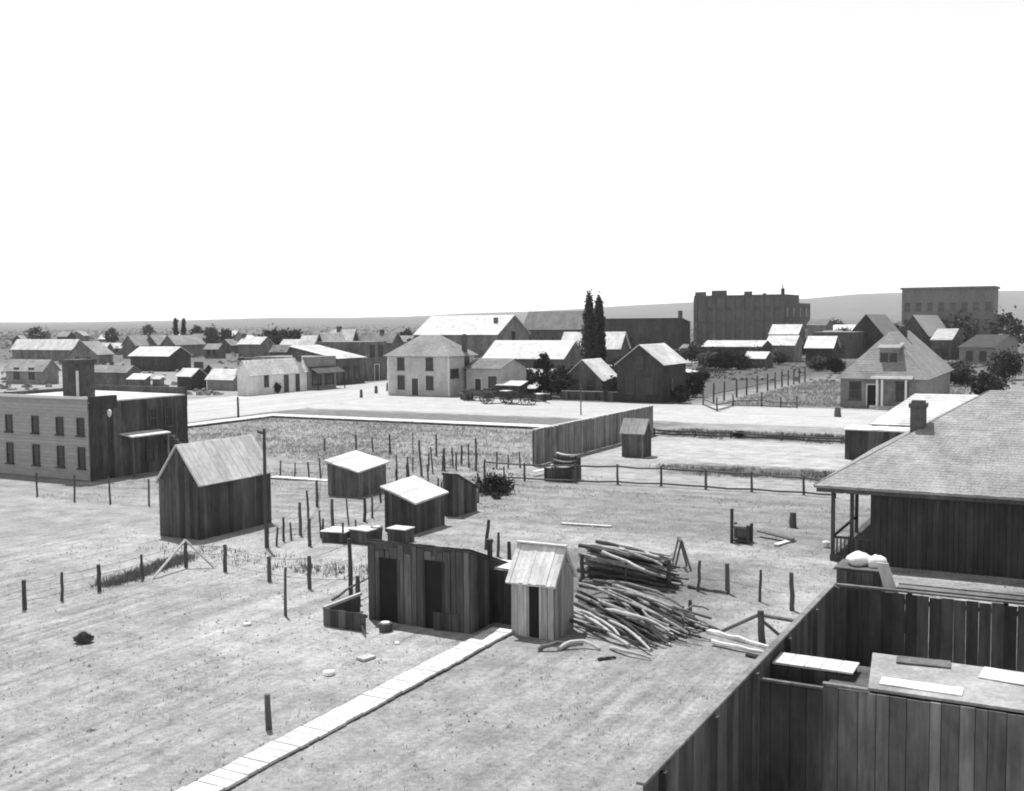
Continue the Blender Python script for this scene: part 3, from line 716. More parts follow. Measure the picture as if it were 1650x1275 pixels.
# things standing behind the far side of the enclosure
cx_, cy_ = in_en(1348, 912, 2.62)
cr = thing('wooden_crate', 'dark tall crate behind the enclosure with white sacks on top', 'crate', E0 + U * max(.4, cy_) + V * cx_)
boards_front(cr, 0, 1.0, lambda x: 2.55, .2, wood_dark); boards_side(cr, 0, .9, lambda y: 2.55, .2, wood_dark, x=1.0)
piece('wall', cr, .02, .99, .01, .9, 0, 2.5, wood_dark); piece('lid', cr, -.04, 1.05, -.05, .95, 2.56, 2.6, wood_mid)
def blob(name, label, cat, p, rx, ry, rz, mat, seed, group=None, cut=.0):
    rnd = random.Random(seed); b = MB(); n, mm = 12, 8; o = 0
    ph = [rnd.uniform(0, 6.3) for _ in range(6)]
    for j in range(mm + 1):
        th_ = math.pi * j / mm
        for i in range(n):
            w = 2 * math.pi * i / n; k_ = 1 + .14 * math.sin(3 * w + ph[0]) * math.sin(th_) + .1 * math.sin(5 * w + 2 * th_ + ph[1]) + .08 * math.sin(4 * th_ + ph[2])
            b.v.append((rx * math.sin(th_) * math.cos(w) * k_, ry * math.sin(th_) * math.sin(w) * k_, max(-cut * rz, rz * math.cos(th_) * k_)))
    for j in range(mm):
        for i in range(n): b.f.append((j * n + i, (j + 1) * n + i, (j + 1) * n + (i + 1) % n, j * n + (i + 1) % n))
    o = b.build(name, mat, None, p); 
    for f_ in o.data.polygons: f_.use_smooth = True
    return tag(o, label, cat, group)
q = E0 + U * (max(.4, cy_) + .4) + V * (cx_ + .45)
blob('sack', 'white sack slumped on the tall crate behind the enclosure, the left one', 'sack', Vector((q.x, q.y, 2.72)), .3, .24, .2, cloth, 3, None, .6)
q = q + V * .42
blob('sack', 'white sack slumped on the tall crate behind the enclosure, the right one', 'sack', Vector((q.x, q.y, 2.7)), .24, .26, .17, cloth, 5, None, .6)
lx, ly = in_en(1430, 948, 2.52)
q = E0 + V * (lx - .1) + U * .22
b = MB(); b.slab([(0, 0, 2.2), (.3, 0, 2.2), (.02, .02, 3.02), (-.22, .02, 3.02)], .04); o = b.build('leaning_plank', wood_pale, None, (q.x, q.y, 0), -GA)
b = MB(); b.v = []; b.quad8([(.3, -.02, 1.5), (.62, -.02, 1.5), (.62, .03, 1.5), (.3, .03, 1.5), (-.2, .12, 3.0), (.05, .12, 3.0), (.05, .17, 3.0), (-.2, .17, 3.0)])
bpy.data.objects.remove(o); o = b.build('leaning_plank', wood_pale, None, (q.x, q.y, 0), -GA); tag(o, 'wide pale plank leaning behind the far side of the enclosure', 'plank')
q = E0 + V * (lx + .25) + U * .35
gb = thing('plank_platform', 'grey plank platform on posts behind the enclosure at right edge', 'platform', q)
for k_ in range(2): piece('plank', gb, -.1, 4.2, -.05 + k_ * .3, .24 + k_ * .3, 2.46 + k_ * .03, 2.5 + k_ * .03, wood_mid)
for x_ in (.1, 2.1, 4.0): piece('post', gb, x_ - .05, x_ + .05, .5, .6, 0, 2.5, wood_dark)
b = MB(); b.tube([(3.0, .4, 2.58), (3.0, .4, 2.75)], [.14, .1], 10); b.build('bucket', cloth, gb)

# ------------------------------------------------------------------ middle distance houses
house('two_storey_house', 'white two storey hip roofed house at the street corner', 'house', (724, 639), left=626, right=764, eave=571, roof='hip', rise=2.1, ov=.4, wm=paint_white, rm=roof_pale, mode='courses',
      wins=(('f', .22, 3.05, .75, 1.25), ('f', .69, 3.05, .75, 1.25), ('f', .69, .85, .75, 1.35), ('r', .2, 2.2, 1.6, .8), ('f', .22, .85, .75, 1.35), ('r', .7, 3.0, .8, 1.3)),
      doors=(('f', .45, .9, 2.0),), chims=((.1, .6, -.4, .45), (.97, .7, .1, .5)), trim=trim_white, wf=trim_dark)
house('house_wing', 'white low wing with grey roof adjoining right of two storey house', 'house', (806, 638), left=752, l=6.5, eave=594, roof='gable', ridge='v', rise=1.0, ov=.3, wm=paint_white, rm=roof_grey, mode='courses', wins=(('f', .78, .8, .8, 1.3),), doors=(('f', .35, .8, 1.9),), wf=trim_dark)
house('small_shed', 'small shed with pale roof and dark walls right of the house wing', 'shed', (822, 632), left=797, right=846, eave=606, roof='gable', ridge='v', rise=.7, ov=.25, mode='courses', wm=wood_mid, rm=roof_pale)
house('large_barn', 'large barn with long bright white roof and dark gable end', 'barn', (801, 577), left=670, right=852, eave=538, ridge='v', peak=508, ov=.5, mode='courses', wm=wood_mid, rm=roof_tin, chims=((.87, .3, -.6, .8),), wins=(('r', .5, 4, 1.6, 2.0),), wf=trim_dark)
house('long_building', 'long building with grey roof behind the poplars', 'building', (942, 562), left=843, right=962, eave=529, ridge='v', peak=501, ov=.4, mode='courses', wm=wood_dark, rm=roof_grey, wins=[('f', .12 + .19 * i, 1.6, 1.1, 2.0) for i in range(5)], wf=trim_dark)
house('long_low_shed', 'long low stable with bright white roof left of the poplars', 'stable', (907, 594), left=781, right=943, eave=577, ridge='v', peak=549, ov=.4, mode='courses', wm=wood_dark, rm=roof_tin)
house('white_roofed_house', 'white roofed house standing behind the two poplars', 'house', (999, 588), left=903, right=1014, eave=560, ridge='v', peak=535, ov=.3, mode='courses', wm=wood_dark, rm=roof_tin)
house('dark_warehouse', 'long dark warehouse right of the poplars', 'warehouse', (1098, 563), left=972, right=1112, eave=513, roof='shed_back', rise=1.2, ov=.3, wm=wood_dark, rm=roof_grey, wins=[('f', .1 + .2 * i, 4.0, 1.2, 1.8) for i in range(5)] + [('f', .2 + .2 * i, 1.2, 1.2, 1.8) for i in range(4)], wf=trim_dark, chims=((.93, .5, 1.0, 1.0),))
house('gabled_house', 'small dark gabled house with one pale roof slope below the poplars', 'house', (970, 644), left=908, right=997, eave=612, ridge='u', peak=580, ov=.2, wm=wood_dark, rm=roof_plank, mode='courses', wins=(('f', .3, .9, .7, 1.2), ('f', .7, .9, .7, 1.2)), wf=trim_dark)
house('gabled_house', 'tall dark gabled house with one bright roof slope at the street', 'house', (1068, 650), left=994, right=1105, eave=587, ridge='u', peak=556, ov=.2, wm=wood_dark, rm=roof_tin, mode='courses', wins=(('f', .3, 1.0, .8, 1.5), ('f', .7, 1.0, .8, 1.5), ('f', .5, 3.6, .7, 1.1), ('r', .4, 1.0, .8, 1.4)), wf=trim_dark)
house('lean_to', 'low lean-to with white roof right of the tall dark gabled house', 'shed', (1110, 620), w=3.2, l=3.5, eave=601, roof='shed_right', rise=.5, ov=.15, wm=wood_dark, rm=roof_tin)
def clapboards(root, w, l, h, mat, step=.2):
    b = MB(); n_ = int(h / step)
    for i in range(n_):
        z0 = .15 + i * step
        if z0 + step > h: break
        b.quad8([(-w, -.028, z0), (.028, -.028, z0), (.028, -.004, z0), (-w, -.004, z0), (-w, -.008, z0 + step * .97), (.008, -.008, z0 + step * .97), (.008, -.004, z0 + step * .97), (-w, -.004, z0 + step * .97)])
        b.quad8([(.003, -.0, z0), (.028, 0.0, z0), (.028, l, z0), (.003, l, z0), (.003, -.0, z0 + step * .97), (.008, -.0, z0 + step * .97), (.008, l, z0 + step * .97), (.003, l, z0 + step * .97)])
    o = b.build('clapboards', mat, root); o['kind'] = 'stuff'
for o in list(bpy.data.objects):
    if o.name.split('.')[0] in ('two_storey_house', 'house_wing') and 'dims' in o: clapboards(o, *o['dims'], paint_white)
# sheds in front of the brick block
house('long_shed', 'long shed with narrow white roof in front of the brick block', 'shed', (1226, 586), left=1131, right=1244, eave=559, roof='gable', ridge='v', peak=549, ov=.2, mode='courses', wm=wood_dark, rm=roof_tin)
house('stepped_shed', 'tall shed with bright white roof, upper of the stepped pair', 'shed', (1285, 572), left=1240, right=1297, eave=538, roof='gable', ridge='v', peak=523, ov=.3, mode='courses', wm=wood_mid, rm=roof_tin)
house('stepped_shed', 'shed with bright white roof, lower of the stepped pair', 'shed', (1279, 584), left=1234, right=1292, eave=556, roof='gable', ridge='v', peak=541, ov=.3, mode='courses', wm=wood_mid, rm=roof_tin)
house('small_shed', 'small shed with white roof at the head of the picket posts', 'shed', (1232, 594), left=1198, right=1246, eave=578, roof='gable', ridge='v', peak=567, ov=.2, mode='courses', wm=wood_dark, rm=roof_tin)
house('small_shed', 'dark shed with bright white roof left of the pyramid roofed house', 'shed', (1341, 590), left=1298, right=1352, eave=560, roof='gable', ridge='v', peak=542, ov=.3, mode='courses', wm=wood_dark, rm=roof_tin)
# brick block with pole
nb = G(1263, 566)
bb = thing('brick_block', 'large dark flat topped brick block with a roof pole', 'building', nb)
wb_, lb_, hb_ = extent(nb, -V, 1118), extent(nb, U, 1305), height(nb, 474)
b = MB(); b.box(-wb_, 0, 0, lb_ * .55, -.3, hb_); b.box(-wb_, 0, lb_ * .55, lb_, -.3, hb_ - 2.2); b.build('wall', brick_dark, bb)
for (x0, x1, hh) in ((-wb_ + .3, -wb_ + 3.2, 1.0), (-wb_ + 5, -wb_ + 9, 1.3), (-wb_ + 14, -wb_ + 16, .9), (-wb_ + 19, -5, .35)): piece('parapet', bb, x0, x1, .02, .9, hb_ - .1, hb_ + hh, brick_dark)
for i in range(10):
    x = -wb_ + .5 + i * (wb_ - 1) / 9; piece('pilaster', bb, x - .5, x + .5, -.35, -.001, 0, hb_ - .6, brick_dark)
for i in range(9):
    for j in range(4):
        x = -wb_ + .5 + (i + .5) * (wb_ - 1) / 9; window(bb, 'f', x, 1.2 + j * hb_ * .235, 1.5, 2.4, brick_dark)
for i in range(4):
    for j in range(3): window(bb, 'r', lb_ * (.12 + .24 * i), 1.4 + j * hb_ * .26, 1.3, 2.2, brick_grey)
b = MB(); b.tube([(0, 0, hb_), (0, 0, hb_ + 1.5)], .5, 6); b.tube([(0, 0, hb_ + 1.4), (0, 0, height(nb, 456))], [.18, .1], 6); b.build('roof_pole', iron, bb, (-.6, .8, 0))
# right background
ng = G(1600, 566)
gb2 = thing('tall_block', 'tall grey block building in the right background', 'building', ng)
wg, hg = extent(ng, -V, 1452), height(ng, 464)
b = MB(); b.box(-wg, 0, 0, 14, -.3, hg); b.build('wall', brick_grey, gb2)
b = MB(); b.box(-wg - .4, .4, -.5, 14.4, hg + .002, hg + .5); b.build('cornice', brick_grey, gb2)
for i in range(8):
    for j in range(3): window(gb2, 'f', -wg + (i + .5) * wg / 8, 1.5 + j * 4.3, 1.4, 2.3, brick_grey)
house('gabled_house', 'dark gabled house behind the pyramid roofed house, left of two', 'house', (1424, 575), left=1366, right=1452, eave=541, ridge='u', peak=507, ov=.3, wm=wood_dark, rm=roof_grey, wins=(('f', .35, 1.2, 1, 1.6), ('f', .65, 1.2, 1, 1.6)), wf=trim_dark)
house('gabled_house', 'dark gabled house behind the pyramid roofed house, right of two', 'house', (1494, 575), left=1446, right=1530, eave=540, ridge='u', peak=508, ov=.3, wm=wood_dark, rm=roof_pale, wins=(('f', .35, 1.2, 1, 1.6), ('f', .65, 1.2, 1, 1.6)), wf=trim_dark)
house('plain_house', 'pale roofed house at far right beyond the pyramid roofed house', 'house', (1600, 590), left=1545, right=1640, eave=560, ridge='v', peak=540, ov=.3, mode='courses', wm=paint_grey, rm=roof_pale, wins=(('f', .3, 1, .9, 1.5), ('f', .7, 1, .9, 1.5)), wf=trim_dark)
house('low_store', 'low dark store between brick block and gabled houses', 'store', (1375, 578), left=1310, right=1400, eave=536, roof='flat', ov=.2, wm=wood_dark, rm=roof_grey, wins=(('f', .3, 1, 1.2, 1.8), ('f', .7, 1, 1.2, 1.8)), wf=trim_dark)
# pyramid roofed house
npy = G(1489, 660)
ph_ = house('pyramid_roofed_house', 'grey house with tall pyramid roof, dormer and white porch posts', 'house', npy, left=1354, right=1530, eave=606, roof='hip', rise=4.0, ov=.35, wm=paint_grey, rm=roof_pale, mode='courses',
      wins=(('f', .18, .9, .9, 1.5), ('f', .74, .9, .9, 1.5)), doors=(('f', .39, .95, 2.2, M('dark_door', .03, .2)),), wf=trim_dark, chims=((.55, .5, .5, .7),))
wp, lp, hp = ph_['dims']; clapboards(ph_, wp, lp, hp, paint_grey)
xd = -extent(npy, -V, 1428)
dm = MB(); yd = 1.1
dm.box(xd - .85, xd + .85, yd, yd + 2.6, hp + .4, hp + 2.5); do = dm.build('dormer', paint_grey, ph_)
b = MB(); b.slab([(xd - 1.05, yd - .25, hp + 2.5), (xd + 1.05, yd - .25, hp + 2.5), (xd + 1.05, yd + 2.8, hp + 2.95), (xd - 1.05, yd + 2.8, hp + 2.95)], .09); b.build('dormer_roof', roof_pale, do)
for sx_ in (-.42, .42): window(do, 'f', xd + sx_, hp + .9, .55, 1.1, trim_dark, y0=yd)
for px_ in (1416, 1424, 1462): piece('porch_post', ph_, -extent(npy, -V, px_) - .09, -extent(npy, -V, px_) + .09, -1.2, -1.02, 0, hp - .35, trim_white)
b = MB(); b.slab([(-wp * .62, -1.35, hp - .33), (-wp * .12, -1.35, hp - .33), (-wp * .12, -.04, hp - .1), (-wp * .62, -.04, hp - .1)], .09); b.build('porch_roof', roof_pale, ph_)
piece('porch_floor', ph_, -wp * .62, -wp * .12, -1.3, -.03, -.05, .3, wood_pale); piece('porch_step', ph_, -wp * .52, -wp * .38, -1.75, -1.31, -.05, .16, wood_pale)

# ------------------------------------------------------------------ shops along the street, left middle
house('plaster_house', 'pale plastered house with dark doorway beside the street', 'house', (402, 638), left=383, right=495, eave=602, roof='gable', ridge='u', rise=1.5, ov=.2, mode='courses', wm=plaster, rm=roof_plank,
      wins=(('r', .28, 1.0, .6, 1.2),), doors=(('r', .62, 1.0, 2.2), ('r', .82, .9, 2.2)), wf=trim_dark, chims=((.5, .93, .6, .8),))
sb = house('shop', 'flat fronted shop with dark awning band next to plastered house', 'shop', (496, 629), w=9, right=542, eave=577, roof='flat', ov=.02, wm=paint_grey, rm=roof_grey, wins=(('r', .3, .7, 1.6, 1.7), ('r', .75, .7, 1.6, 1.7)), wf=trim_dark)
w_, l_, h_ = sb['dims']
b = MB(); b.slab([(0.03, .1, h_ - 1.2), (1.6, .1, h_ - 2.0), (1.6, l_ - .1, h_ - 2.0), (.03, l_ - .1, h_ - 1.2)], .06); b.build('awning', wood_dark, sb)
for yy in (.2, l_ - .2): piece('awning_post', sb, 1.48, 1.58, yy - .05, yy + .05, 0, h_ - 2.0, wood_dark)
house('dark_shop', 'dark board shop with bright roof between flat shop and corner', 'shop', (544, 621), w=8, right=588, eave=578, roof='shed_right', rise=1.6, ov=.25, mode='courses', wm=wood_dark, rm=roof_plank, wins=(('r', .3, .8, 1.0, 1.6), ('r', .7, .8, 1.0, 1.6)), wf=trim_dark)
house('false_front_store', 'tall dark false fronted store at the end of the shop row', 'store', (590, 614), w=9, right=624, eave=552, roof='flat', ov=.05, wm=wood_mid, rm=roof_grey, wins=(('r', .3, 3.6, .9, 1.5), ('r', .7, 3.6, .9, 1.5)), doors=(('r', .5, 1.1, 2.3),), wf=trim_dark)
house('gabled_cottage', 'cottage with dark gable and white roof behind the plastered house', 'house', (525, 592), left=508, right=560, eave=561, ridge='u', peak=537, ov=.2, mode='courses', wm=wood_dark, rm=roof_tin)
house('gabled_cottage', 'cottage with white roof and dark gable end behind the shops', 'house', (566, 588), left=530, right=580, eave=553, ridge='v', peak=531, ov=.3, mode='courses', wm=wood_dark, rm=roof_tin, chims=((.3, .5, .6, .8),))
house('gabled_cottage', 'cottage with pale roof, leftmost behind the plastered house', 'house', (505, 590), left=482, right=520, eave=556, ridge='v', peak=541, ov=.3, mode='courses', wm=wood_mid, rm=roof_tin)
house('gabled_cottage', 'grey roofed cottage behind the corner store', 'house', (632, 580), left=585, right=648, eave=551, ridge='v', peak=537, ov=.3, mode='courses', wm=wood_mid, rm=roof_grey, chims=((.5, .5, .8, .8),))

# ------------------------------------------------------------------ far left houses
house('gabled_house', 'dark gable fronted house at the far left edge', 'house', (158, 596), left=112, right=182, eave=571, ridge='u', peak=551, ov=.3, wm=wood_mid, rm=roof_pale, wins=(('f', .3, .9, .9, 1.4), ('f', .7, .9, .9, 1.4)), wf=trim_dark)
house('long_house', 'long white roofed house at the far left edge behind gable', 'house', (118, 582), left=20, right=138, eave=562, ridge='v', peak=547, ov=.3, mode='courses', wm=wood_mid, rm=roof_tin)
house('long_house', 'low pale house in the left margin of the town', 'house', (70, 620), left=10, right=95, eave=596, ridge='v', peak=580, ov=.3, mode='courses', wm=paint_grey, rm=roof_pale, wins=(('f', .3, .9, .9, 1.4), ('f', .7, .9, .9, 1.4)), wf=trim_dark)
house('small_house', 'small house with tiny white roof right of the dark gable front', 'house', (172, 582), left=152, right=182, eave=561, ridge='v', peak=553, ov=.3, mode='courses', wm=wood_mid, rm=roof_tin)
house('dark_house', 'long dark house with pale low roof among the far left sheds', 'house', (273, 599), left=211, right=308, eave=573, ridge='v', peak=559, ov=.35, mode='courses', wm=wood_dark, rm=roof_plank, wins=(('f', .3, .8, .7, 1.2), ('f', .7, .8, .7, 1.2)), wf=trim_dark)
house('gabled_house', 'far gabled house, leftmost of three in a row', 'house', (219, 578), left=198, right=246, eave=556, ridge='u', peak=541, ov=.3, wm=wood_mid, rm=roof_pale)
house('gabled_house', 'far gabled house, middle of three in a row', 'house', (254, 577), left=233, right=280, eave=555, ridge='u', peak=541, ov=.3, wm=wood_mid, rm=roof_pale)
house('gabled_house', 'far gabled house, rightmost of three in a row', 'house', (283, 577), left=261, right=330, eave=555, ridge='u', peak=541, ov=.3, wm=wood_mid, rm=roof_pale)
house('far_cottage', 'far cottage with bright roof left of the plastered house', 'house', (420, 576), left=384, right=440, eave=554, ridge='v', peak=543, ov=.3, mode='courses', wm=wood_mid, rm=roof_tin, chims=((.0, .5, .8, .9),))
house('small_shed', 'small shed with white roof, larger of the pair behind left building', 'shed', (234, 627), left=207, right=243, eave=611, roof='shed_front', rise=.5, ov=.2, mode='courses', wm=wood_mid, rm=roof_tin)
house('small_shed', 'small shed with white roof, smaller of the pair behind left building', 'shed', (258, 625), left=246, right=265, eave=611, roof='shed_front', rise=.3, ov=.15, mode='courses', wm=wood_mid, rm=roof_tin)
house('small_shed', 'dark shed with white roof left of the pale shed', 'shed', (309, 629), left=286, right=333, eave=606, roof='gable', ridge='v', rise=.9, ov=.2, mode='courses', wm=wood_dark, rm=roof_tin)
extra = [((60, 575), 30, 82, 562, 552, 'u', wood_mid, roof_pale, 'far pale roofed hut at the left margin skyline'), ((196, 572), 172, 206, 560, 553, 'v', wood_mid, roof_tin, 'far white roofed hut left of the three gables'),
    ((352, 578), 330, 364, 562, 554, 'v', wood_mid, roof_pale, 'far hut right of the three gables'), ((372, 570), 355, 384, 556, 547, 'u', wood_dark, roof_pale, 'far dark gabled hut left of the far cottage'),
    ((462, 582), 436, 474, 566, 556, 'v', wood_dark, roof_grey, 'far dark hut right of the far cottage'), ((478, 572), 452, 490, 556, 547, 'v', wood_mid, roof_tin, 'far white roofed hut above the plastered house roof'),
    ((330, 606), 312, 340, 594, 588, 'v', wood_dark, roof_grey, 'dark hut right of the long dark house'), ((190, 606), 160, 204, 594, 586, 'v', wood_mid, roof_pale, 'pale roofed hut left of the long dark house'),
    ((606, 568), 588, 618, 552, 544, 'u', wood_dark, roof_tin, 'far gabled hut behind the corner store'), ((662, 566), 640, 672, 550, 541, 'v', wood_mid, roof_pale, 'far pale roofed hut left of the large barn'),
    ((1350, 572), 1322, 1362, 545, 533, 'v', wood_dark, roof_pale, 'dark house with pale roof right of the stepped sheds'), ((1398, 570), 1372, 1410, 548, 536, 'v', wood_dark, roof_tin, 'white roofed house left of the pyramid roof'),
    ((1476, 566), 1440, 1490, 528, 518, 'v', wood_dark, roof_grey, 'dark house between the two gabled houses at right'), ((1532, 580), 1500, 1552, 548, 530, 'v', wood_dark, roof_tin, 'dark house with white roof right of the pyramid roof'),
    ((1330, 566), 1300, 1342, 524, 515, 'v', brick_grey, roof_grey, 'grey house touching the right end of brick block'), ((1112, 578), 1096, 1124, 562, 555, 'v', wood_dark, roof_pale, 'small dark house below the right end of warehouse')]
for (N_, l__, r__, ev, pk, rg, wm_, rm_, lb) in extra:
    house('far_house', lb, 'house', N_, left=l__, right=r__, eave=ev, ridge=rg, peak=pk, ov=.25, wm=wm_, rm=rm_, mode='courses', wins=(('f', .3, 1.0, .8, 1.2), ('f', .7, 1.0, .8, 1.2)), wf=trim_dark)
ords = ('first', 'second', 'third', 'fourth', 'fifth', 'sixth', 'seventh', 'eighth', 'ninth', 'tenth', 'eleventh', 'twelfth')
for i in range(12):
    px = 30 + i * 38 + R(-9, 9); by = 556 + R(-5, 7); wd_ = R(16, 26); hh_ = R(9, 13)
    house('skyline_hut', 'far hut in the skyline row of the left town, %s from left' % ords[i], 'house', (px, by), left=px - wd_, right=px + R(8, 14), eave=by - hh_, ridge=random.choice('uvv'), rise=R(1.6, 2.6), ov=.3, wm=random.choice((wood_dark, wood_mid, paint_grey)), rm=random.choice((roof_tin, roof_pale, roof_grey, roof_plank)), group='skyline huts')
for i in range(6):
    px = 1310 + i * 55 + R(-12, 12); by = 560 + R(-4, 6); wd_ = R(26, 40); hh_ = R(16, 24)
    house('background_house', 'dark house in the right background row, %s from left' % ords[i], 'house', (px, by), left=px - wd_, right=px + R(10, 18), eave=by - hh_, ridge=random.choice('uv'), rise=R(2.2, 3.6), ov=.3, wm=random.choice((wood_dark, wood_dark, brick_dark)), rm=random.choice((roof_pale, roof_grey, roof_tin)), group='right background houses')
house('low_barn', 'low dark barn behind the parapet of the left building', 'barn', (205, 625), left=128, right=226, eave=600, roof='gable', ridge='v', rise=.8, ov=.2, wm=wood_mid, rm=roof_grey)
house('small_shed', 'pale shed with bright white roof left of the plastered house', 'shed', (376, 630), left=334, right=386, eave=611, roof='shed_front', rise=1.0, ov=.2, mode='courses', wm=paint_grey, rm=roof_tin)

# ------------------------------------------------------------------ fences
cf = wire_fence('wire_fence', 'wire fence with braced corner post below the tall left shed', [(40, 935, 985), (100, 922, 970, .03, .05), (160, 910, 955), (230, 894, 936, -.03, .05), (300, 874, 916), (363, 878, 923), (434, 897, 938), (499, 896, 950), (566, 868, 964, -.02)])
c0 = G(300, 916) - G(40, 985)
for (px, py) in ((243, 936), (347, 917)):
    b = MB(); b.tube([c0 + Z * 1.0, G(px, py) - G(40, 985)], .045, 6); b.build('brace', wood_pale, cf)
wire_fence('wire_fence', 'row of dark posts on the left side of the lane', mids([(431, 848, 884), (484, 810, 864), (511, 774, 818), (523, 707, 727)]))
wire_fence('wire_fence', 'row of dark posts on the right side of the lane', mids([(499, 836, 882), (536, 804, 853), (588, 802, 842), (639, 756, 779), (679, 709, 767, -.05), (716, 722, 759), (744, 718, 749), (767, 706, 759)]))
wire_fence('wire_fence', 'short row of thin posts across the weedy field', mids([(574, 700, 725), (628, 700, 732), (703, 700, 735)]))
wire_fence('wire_fence', 'scattered dark posts behind the outhouse and long shed', mids([(783, 838, 887, .1), (821, 873, 911, -.02), (938, 895, 942), (1078, 902, 953), (1172, 908, 958, -.02), (1277, 923, 986, -.03)]), r=.075, wires=(.5,))
wire_fence('wire_fence', 'row of thin leaning posts before the long weedy field', mids([(452, 742, 768, .04), (498, 744, 770, -.05), (560, 738, 764, .03), (640, 734, 762, -.04), (690, 730, 760, .05), (735, 730, 758), (800, 728, 756, .03), (838, 728, 754, -.04)]), r=.05)
wire_fence('wire_fence', 'thin leaning posts around the crates left of the long shed', [(446, 850, 882, .05), (470, 842, 872, -.06), (520, 836, 868, .04), (553, 842, 878), (575, 838, 872, -.05), (604, 846, 872, .05)], r=.045)
wire_fence('wire_fence', 'line of posts running from the lane back to the tall fence', mids([(600, 800, 836), (655, 790, 822), (712, 776, 806), (770, 762, 790), (812, 752, 776)], 1), r=.05)
wire_fence('wire_fence', 'thin fence posts below the left street building', [(60, 762, 800), (120, 765, 808, .03), (178, 770, 812, -.03), (240, 772, 815, .02)], r=.05)
wire_fence('wire_fence', 'uneven posts between the coops and the narrow shed', [(655, 745, 775, .05), (690, 748, 780, -.04), (706, 770, 800), (770, 780, 812, .06)], r=.05)
rf = wire_fence('rail_fence', 'post and rail fence crossing the yard below the bright ground', [(781, 741, 771), (845, 746, 775), (927, 747, 779), (995, 748, 781), (1065, 752, 784), (1137, 756, 789), (1211, 760, 793), (1295, 767, 798), (1345, 771, 802)], r=.065, wires=(.97, .16), rails=True, wr=.045)
wire_fence('pole_barrier', 'low pole barrier along the dark verge above bright ground', [(1054, 690, 701), (1120, 693, 704), (1178, 694, 706), (1260, 699, 710), (1356, 704, 715)], r=.08, wires=(.8, .3), rails=True, wr=.06)
wire_fence('yard_fence', 'low fence along the near side of the pyramid roofed house yard', [(1133, 632, 653), (1155, 640, 663), (1181, 636, 655), (1227, 632, 656), (1258, 640, 657), (1284, 638, 658)], r=.08, wires=(.12, .5), rails=True, wr=.05)
ys = G(1133, 653); posts = []
for i, px in enumerate((1150, 1167, 1187, 1203, 1220, 1237, 1249, 1260, 1270, 1279, 1288, 1297)):
    t = extent(ys, U, px); p = ys + U * t
    # photo row of the base and of the top
    def row(z):
        d = Vector((p.x, p.y, z - EYE)); return CY - FPX * d.dot(UP) / d.dot(FW)
    posts.append((px, row(2.0), row(0)))
wire_fence('picket_row', 'row of dark posts along the left side of the house yard', posts, r=.1, wires=(.5,), rails=True, wr=.04)
def lone_post(name, label, cat, px, ty, by, r=.07, lean=0, mat=None, cross=None):
    p = G(px, by); h = height(p, ty); b = MB()
    b.tube([(0, 0, -.2), (lean * h * .5 + R(-.02, .02), 0, h * .5), (lean * h, 0, h)], [r * 1.1, r, r * .85], 7, .08)
    if cross: b.tube([(lean * h - cross, 0, h - .1), (lean * h + .05, 0, h - .2)], r * .8, 5)
    return tag(b.build(name, mat or wood_post, None, (p.x, p.y, 0)), label, cat)
lone_post('tall_pole', 'tall dark pole with short arm at right corner of left shed', 'pole', 430, 691, 884, .07, cross=.25)
lone_post('fence_post', 'thin leaning post standing alone before the left fence', 'post', 460, 915, 994, .045, lean=.02)
lone_post('fence_post', 'stout post in the foreground left of the plank walk', 'post', 434, 1119, 1178, .07, lean=-.03)
lone_post('fence_post', 'short post behind the right end of the pole pile', 'post', 1112, 967, 1000, .06)
lone_post('fence_post', 'dark post beside the front of the long board shed', 'post', 577, 928, 975, .08)
lone_post('street_pole', 'thin pole at the street edge right of the left building', 'pole', 384, 640, 676, .1)
lone_post('street_pole', 'thin pale pole in front of the dark gabled houses', 'pole', 936, 618, 669, .06, mat=wood_mid)
lone_post('hitching_post', 'dark stub post at street corner, left of three', 'post', 582, 628, 641, .17)
lone_post('hitching_post', 'dark stub post at street corner, middle of three', 'post', 606, 622, 634, .2)
lone_post('hitching_post', 'dark stub post at street corner, right of three', 'post', 625, 617, 630, .2)
lone_post('stump', 'dark stump in the street below the pyramid roofed house', 'stump', 1350, 657, 672, .28)
lone_post('stump', 'dark short stump in the grey yard below the rail fence', 'stump', 1278, 826, 852, .14)
# braced gate post
g0 = G(1229, 1043); gp = thing('braced_post', 'stout post with rail and two braces left of the enclosure', 'post', g0, rz=0)
hg_ = height(g0, 984)
post_mesh(gp, Vector((0, 0, 0)), Vector((-.06, 0, hg_)), .1, wood_mid)
a = G(1150, 1026) - g0; b = MB(); b.tube([a + Z * .05, Vector((-.05, 0, hg_ - .08))], .05, 6); b.build('brace', wood_mid, gp)
a = G(1268, 1037) - g0; b = MB(); b.tube([a + Z * .05, Vector((-.03, 0, hg_ - .25))], .045, 6); b.build('brace', wood_mid, gp)
a = G(1300, 1004, hg_ - .12) - g0; b = MB(); b.tube([a, Vector((-.05, 0, hg_ - .12))], .05, 6); b.build('rail', wood_mid, gp)
# sawhorse
a0 = G(1098, 920); sw = thing('sawhorse', 'dark a-frame sawhorse standing behind the pole stack', 'sawhorse', a0, rz=0)
for (dx, dy) in ((-.26, -.1), (.3, -.25), (-.22, .75), (.3, .7)):
    b = MB(); b.tube([(dx, dy, 0), (0, .02 if dy < .3 else .6, 1.05)], .04, 5); b.build('leg', wood_mid, sw)
b = MB(); b.tube([(0, -.08, 1.0), (0, .75, 1.0)], .05, 6); b.build('beam', wood_mid, sw)
